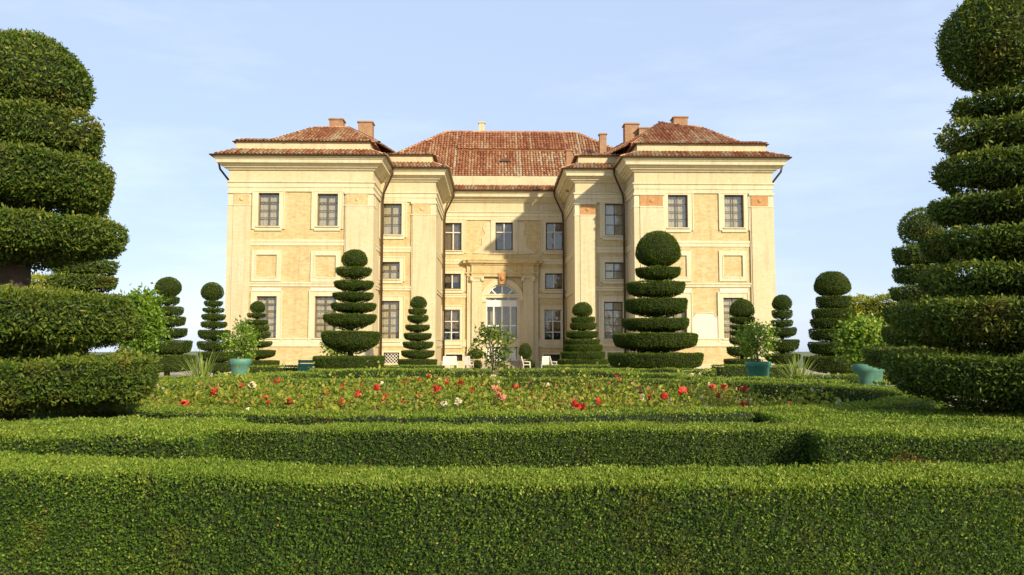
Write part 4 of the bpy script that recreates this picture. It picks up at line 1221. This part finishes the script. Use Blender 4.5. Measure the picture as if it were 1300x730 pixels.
# ================================================================ shrubs and pots
def pot(root, base, r, h, mat, rim=True):
    mb = MB()
    mb.lathe([(0.001, 0.0), (r * 0.72, 0.0), (r * 0.80, h * 0.2), (r * 0.93, h * 0.80), (r * 1.06, h * 0.82), (r * 1.08, h * 0.97), (r * 1.0, h), (r * 0.9, h), (r * 0.88, h * 0.9), (0.001, h * 0.9)], 22)
    o = mb.build('pot', mat, root, base)
    mb = MB(); mb.lathe([(0.001, h * 0.93), (r * 0.87, h * 0.915)], 16)
    mb.build('soil', 'soil', o, base)
    return o
def shrub(axis, Y, rect4, leaf, n, label, cat='shrub', name='citrus_shrub', potpx=None, potm='pot_teal', mat='citrus', group=None, clumps=34, asp=0.30):
    xl, xr, yt, yb = rect4
    base = at(axis, HZ, Y); base.z = 0
    k = Y / F
    root = empty(name, base, label, cat, group)
    cz = EYE + (HZ - (yt + yb) / 2) * k
    rx, rz = (xr - xl) / 2 * k * 0.80, (yb - yt) / 2 * k * 0.80
    cx = at((xl + xr) / 2, HZ, Y).x - base.x
    V, tone, C = leafy_crown((cx, 0, cz), (rx, rx * 0.9, rz), leaf, n, mat, clumps, asp)
    o = bpy.data.objects.new('crown', join_foliage('crown', None, [(V, tone, 0)], [mat])); link(o, root, base)
    mb = MB()
    z0 = 0.0
    if potpx:
        pl, pr, pt = potpx
        h = EYE + (HZ - pt) * k
        pot(root, base, (pr - pl) / 2 * k / 1.06, h, potm)
        z0 = h * 0.85
    tk = 0.45 if name == 'young_tree' else 1.0
    mb.tube([(0, 0, z0), (cx * 0.4, 0.02, (z0 + cz) / 2), (cx, 0, cz)], [0.05 * tk, 0.04 * tk, 0.025 * tk], 7)
    for c in C[:14]:
        s = Vector((cx * 0.5, 0.0, z0 + (cz - z0) * random.uniform(0.45, 0.9)))
        e = Vector(c)
        mb.tube([s, s.lerp(e, 0.5) + Vector((0, 0, 0.06)), e], [0.022 * tk, 0.016 * tk, 0.007], 5)
    mb.build('stem', 'bark_pale' if tk < 1 else 'bark', root, base)
    return root
shrub(178, 23, (146, 206, 360, 470), 0.13, 5200, 'large leafy lemon bush with big bright leaves beside the stocky yew', clumps=70)
shrub(306, 34, (281, 334, 405, 464), 0.13, 2000, 'bushy citrus in a pale teal pot beside the slim yews', cat='potted shrub', potpx=(293, 319, 455))
shrub(428, 38, (398, 458, 422, 458), 0.14, 1100, 'green citrus mostly hidden behind the tall seven tiered yew', cat='potted shrub', potpx=(414, 440, 456))
shrub(962, 34, (933, 988, 399, 466), 0.13, 2000, 'airy citrus in a dark green planter between two right yews', cat='potted shrub', potpx=(950, 982, 459), potm='bench_green', clumps=30)
shrub(1101, 25.5, (1064, 1133, 388, 470), 0.15, 2600, 'glossy bright citrus in a large teal tub', cat='potted shrub', potpx=(1083, 1123, 462), clumps=34)
# young standard tree in the middle of the rose bed
shrub(626, 17, (592, 661, 407, 466), 0.085, 950, 'slender young tree with open crown standing in the rose bed before the door', cat='tree', name='young_tree', clumps=24, asp=0.26, mat='tree_leaf')
# pale variegated plant in the shade of the huge left yew
shrub(48, 12.5, (26, 72, 425, 470), 0.10, 420, 'pale variegated shrub showing between the low tiers of the left yew', mat='gold_leaf', clumps=16, name='variegated_shrub')

def tuft(axis, Y, hpx, label, n=90):
    base = at(axis, HZ, Y); base.z = 0
    k = Y / F
    H = EYE + (HZ - hpx) * k
    Vs, tn = [], []
    Qs = []
    for i in range(n):
        a = rng.uniform(0, 6.283); lean = rng.uniform(0.1, 0.95); L = H * rng.uniform(0.65, 1.12)
        d = np.array([math.cos(a), math.sin(a), 0]); s = np.array([-math.sin(a), math.cos(a), 0])
        r0 = d * rng.uniform(0, 0.12)
        segs = 6; w0 = 0.028
        b = len(Vs)
        for j in range(segs + 1):
            t = j / segs
            p = r0 + d * (lean * L * 0.75 * t ** 1.7) + np.array([0, 0, L * (t - 0.42 * lean * t ** 2.4)])
            ww = w0 * (1 - t) ** 0.7 + 0.003
            Vs += [p - s * ww, p + s * ww]
        Qs += [[b + 2 * j, b + 2 * j + 1, b + 2 * j + 3, b + 2 * j + 2] for j in range(segs)]
        tn += [rng.uniform(0, 1)] * (2 * segs + 2)
    me = big_mesh('strap_leaf_tuft', np.array(Vs), np.array(Qs), ['blade'], None, np.array(tn))
    o = link(bpy.data.objects.new('strap_leaf_tuft', me), None, base)
    return tag(o, label, 'plant')
tuft(258, 24, 436, 'spiky pale strap leaved tuft between the left yews')
tuft(1012, 26, 443, 'spiky pale strap leaved tuft left of the thick yew')

# small clipped balls and pots by the door
def small_ball(px, Y, r4, label, potpx=None, squat=False):
    base = at(px, HZ, Y); base.z = 0
    root = empty('box_ball', base, label, 'potted plant')
    k = Y / F
    xl, xr, yt, yb = r4
    z1, z0 = EYE + (HZ - yt) * k, EYE + (HZ - yb) * k
    z0 = max(z0, 0.05)
    me = clipped_mass(ball_prof((xr - xl) / 2 * k, z0, z1, 0.2), 0.10, 600, 0.03, 'yew_far', tuple(base))
    link(bpy.data.objects.new('foliage_ball', me), root, base)
    mb = MB(); mb.tube([(0, 0, 0.02), (0, 0, (z0 + z1) / 2)], 0.03, 6); mb.build('stem', 'bark', root, base)
    if potpx:
        pl, pr, pt = potpx
        pot(root, base, (pr - pl) / 2 * k, max(0.2, EYE + (HZ - pt) * k), 'pot_clay')
small_ball(667, 64, (660, 676, 436, 456), 'clipped box ball in a pot right of the palace door', (661, 673, 456))
small_ball(603, 64.5, (594, 613, 444, 456), 'low clipped bush in a sandy pot left of the palace door', (596, 611, 455.5))
small_ball(606, 62, (599, 611, 457, 468.5), 'little green bush beside the folding white chairs')
small_ball(672, 62, (664, 678, 456, 468.5), 'dark little bush under the clipped box ball')

# garden chairs
def chair(px, Y, rz, label, hpx=454.5):
    base = at(px, HZ, Y); base.z = 0.006
    root = empty('garden_chair', base, label, 'chair', 'white garden chairs on the terrace')
    cs, sn = math.cos(rz), math.sin(rz)
    def loc(mb, name):
        mb.v = [(x * cs - y * sn, x * sn + y * cs, z) for x, y, z in mb.v]
        mb.build(name, 'chair', root, base)
    mb = MB(); mb.box(-0.27, 0.27, -0.25, 0.27, 0.40, 0.45); mb.box(-0.25, 0.25, -0.27, -0.25, 0.36, 0.44); loc(mb, 'seat')
    mb = MB()
    mb.add([(-0.27, 0.24, 0.46), (0.27, 0.24, 0.46), (0.27, 0.40, 1.05), (-0.27, 0.40, 1.05), (-0.27, 0.28, 0.45), (0.27, 0.28, 0.45), (0.27, 0.44, 1.05), (-0.27, 0.44, 1.05)],
           [(0, 1, 2, 3), (7, 6, 5, 4), (0, 4, 5, 1), (1, 5, 6, 2), (2, 6, 7, 3), (3, 7, 4, 0)])
    mb.tube([(-0.27, 0.42, 1.06), (0.27, 0.42, 1.06)], 0.025, 6); loc(mb, 'backrest')
    for sx in (-1, 1):
        mb = MB(); mb.tube([(sx * 0.30, -0.22, 0.64), (sx * 0.30, 0.30, 0.66)], 0.025, 6); loc(mb, 'armrest')
        for y0, y1, zt in ((-0.22, -0.26, 0.64), (0.22, 0.34, 0.45)):
            mb = MB(); mb.tube([(sx * 0.28, y1, 0.0), (sx * 0.29, y0, zt)], 0.02, 6); loc(mb, 'leg')
chair(565, 60.5, R(200), 'white garden chair farthest left of the palace door, by the left corner')
chair(576, 61, R(178), 'white garden chair with broad square back left of the door')
chair(595, 61, R(160), 'white garden chair turned slightly beside the little green bush')
chair(669, 61, R(84), 'white garden chair seen side on beside the box ball')
chair(692, 61, R(182), 'white garden chair with square back right of the door')
chair(704, 61, R(100), 'white garden chair side on before the squat stepped yew')

# green slatted bench end near the tall left yew
base = at(398, HZ, 35); base.z = 0.006
root = empty('garden_bench', base, 'dark green slatted bench beside the tall seven tiered yew', 'bench')
for k in range(5):
    mb = MB(); mb.box(-0.75, 0.75, -0.30 + 0.115 * k, -0.20 + 0.115 * k, 0.45, 0.49); mb.build('seat_slat', 'bench_green', root, base)
for k in range(4):
    mb = MB(); z = 0.58 + 0.16 * k; y = 0.30 + 0.03 * k; mb.box(-0.75, 0.75, y, y + 0.03, z, z + 0.13); mb.build('back_slat', 'bench_green', root, base)
for sx in (-0.70, 0, 0.70):
    mb = MB(); mb.tube([(sx, 0.32, 0.0), (sx, 0.33, 0.5), (sx, 0.45, 1.2)], 0.035, 6); mb.build('leg', 'bench_green', root, base)
    mb = MB(); mb.tube([(sx, -0.28, 0.0), (sx, -0.26, 0.45)], 0.03, 6); mb.tube([(sx, -0.26, 0.43), (sx, 0.33, 0.43)], 0.025, 6); mb.build('leg', 'bench_green', root, base)

# ================================================================ roses
def bloom_mesh(mat):
    V, Q = [], []
    for rg, (n, r, h, op) in enumerate(((4, 0.022, 0.035, 0.2), (5, 0.042, 0.02, 0.55), (6, 0.060, 0.0, 0.95))):
        for k in range(n):
            a = 2 * math.pi * k / n + rg * 0.5; w_ = math.pi / n * 1.15
            b = len(V)
            V += [(0.3 * r * math.cos(a - w_), 0.3 * r * math.sin(a - w_), h - 0.02), (r * math.cos(a - w_), r * math.sin(a - w_), h + 0.035 * (1 - op) + 0.01),
                  (r * 1.12 * math.cos(a), r * 1.12 * math.sin(a), h + 0.045 * (1 - op) + 0.005), (r * math.cos(a + w_), r * math.sin(a + w_), h + 0.035 * (1 - op) + 0.01), (0.3 * r * math.cos(a + w_), 0.3 * r * math.sin(a + w_), h - 0.02)]
            Q += [(b, b + 1, b + 2, b + 2), (b, b + 2, b + 3, b + 4)]
    mb = MB(); mb.add(V, [tuple(dict.fromkeys(q)) for q in Q])
    return mb.mesh('bloom', [mat])
BL = {k: bloom_mesh(m) for k, m in (('red', 'red_petal'), ('salmon', 'pink_petal'), ('cream', 'cream_petal'))}
def rose_mesh(i, warm):
    H = 0.96 + 0.14 * math.sin(i * 2.3)
    n = 1500
    V, tone, C = leafy_crown((0, 0, H * 0.60), (0.62, 0.62, H * 0.40), 0.062, n, 'rose_leaf', 34, 0.34, 0.15)
    tone = np.clip(tone + warm, 0, 1)
    mb = MB()
    for c in C[:22]:
        mb.tube([(c[0] * 0.15, c[1] * 0.15, 0), (c[0] * 0.7, c[1] * 0.7, c[2] * 0.6), tuple(c)], [0.010, 0.008, 0.004], 4)
    return (join_foliage('foliage', None, [(V, tone, 0)], ['rose_leaf']), mb.mesh('canes', ['bark_pale']), C, H)
ROSE = [rose_mesh(i, wv) for i, wv in enumerate((-0.10, 0.0, 0.10, 0.2, 0.05, 0.26))]
spots = []
tries = 0
while len(spots) < 105 and tries < 6000:
    tries += 1
    x, y = rng.uniform(-1, 1), rng.uniform(-1, 1)
    if x * x + y * y > 1: continue
    X, Y_ = RC.x + x * (RA - 0.85), RC.y + y * (RB - 0.75)
    if X > 4.9 and Y_ > 12.0: continue                       # bare corner by the right side of the ring
    if min([(X - a) ** 2 + (Y_ - b) ** 2 for a, b in spots] + [9]) < 0.62 ** 2: continue
    spots.append((X, Y_))
LBL = {'red': 'rose bush with red blooms in the oval bed', 'salmon': 'rose bush with salmon pink blooms in the oval bed', 'cream': 'rose bush with cream blooms in the oval bed', 'none': 'leafy rose bush out of bloom in the oval bed'}
for k, (X, Y_) in enumerate(spots):
    col = random.choices(('red', 'salmon', 'cream', 'none'), (0.36, 0.10, 0.22, 0.32))[0]
    side = (X - RC.x) / RA
    vi = random.choice((3, 5, 2, 4)) if side > 0.1 else random.choice((0, 1, 2, 4, 3))
    fol, can, C, H = ROSE[vi]
    base = Vector((X, Y_, 0.012))
    root = empty('rose_bush', base, LBL[col], 'rose bush', 'rose bushes with ' + col + ' flowers' if col != 'none' else 'rose bushes without flowers')
    sc = random.uniform(0.88, 1.12); an = random.uniform(0, 6.28)
    for nm, me in (('foliage', fol), ('canes', can)):
        o = link(bpy.data.objects.new(nm, me), root, base); o.scale = (sc,) * 3; o.rotation_euler = (0, 0, an)
    if col != 'none':
        top = sorted(C.tolist(), key=lambda c: -c[2])
        for c in random.sample(top[:12], random.randint(1, 3)):
            p = Vector((c[0] * math.cos(an) - c[1] * math.sin(an), c[0] * math.sin(an) + c[1] * math.cos(an), c[2] + 0.15)) * sc
            o = link(bpy.data.objects.new('bloom', BL[col]), root, base + p)
            s2 = random.uniform(0.8, 1.35) * (0.8 if col == 'cream' else 1.0)
            o.scale = (s2,) * 3; o.rotation_euler = (random.uniform(-0.2, 1.1), random.uniform(-0.6, 0.6), random.uniform(0, 6))
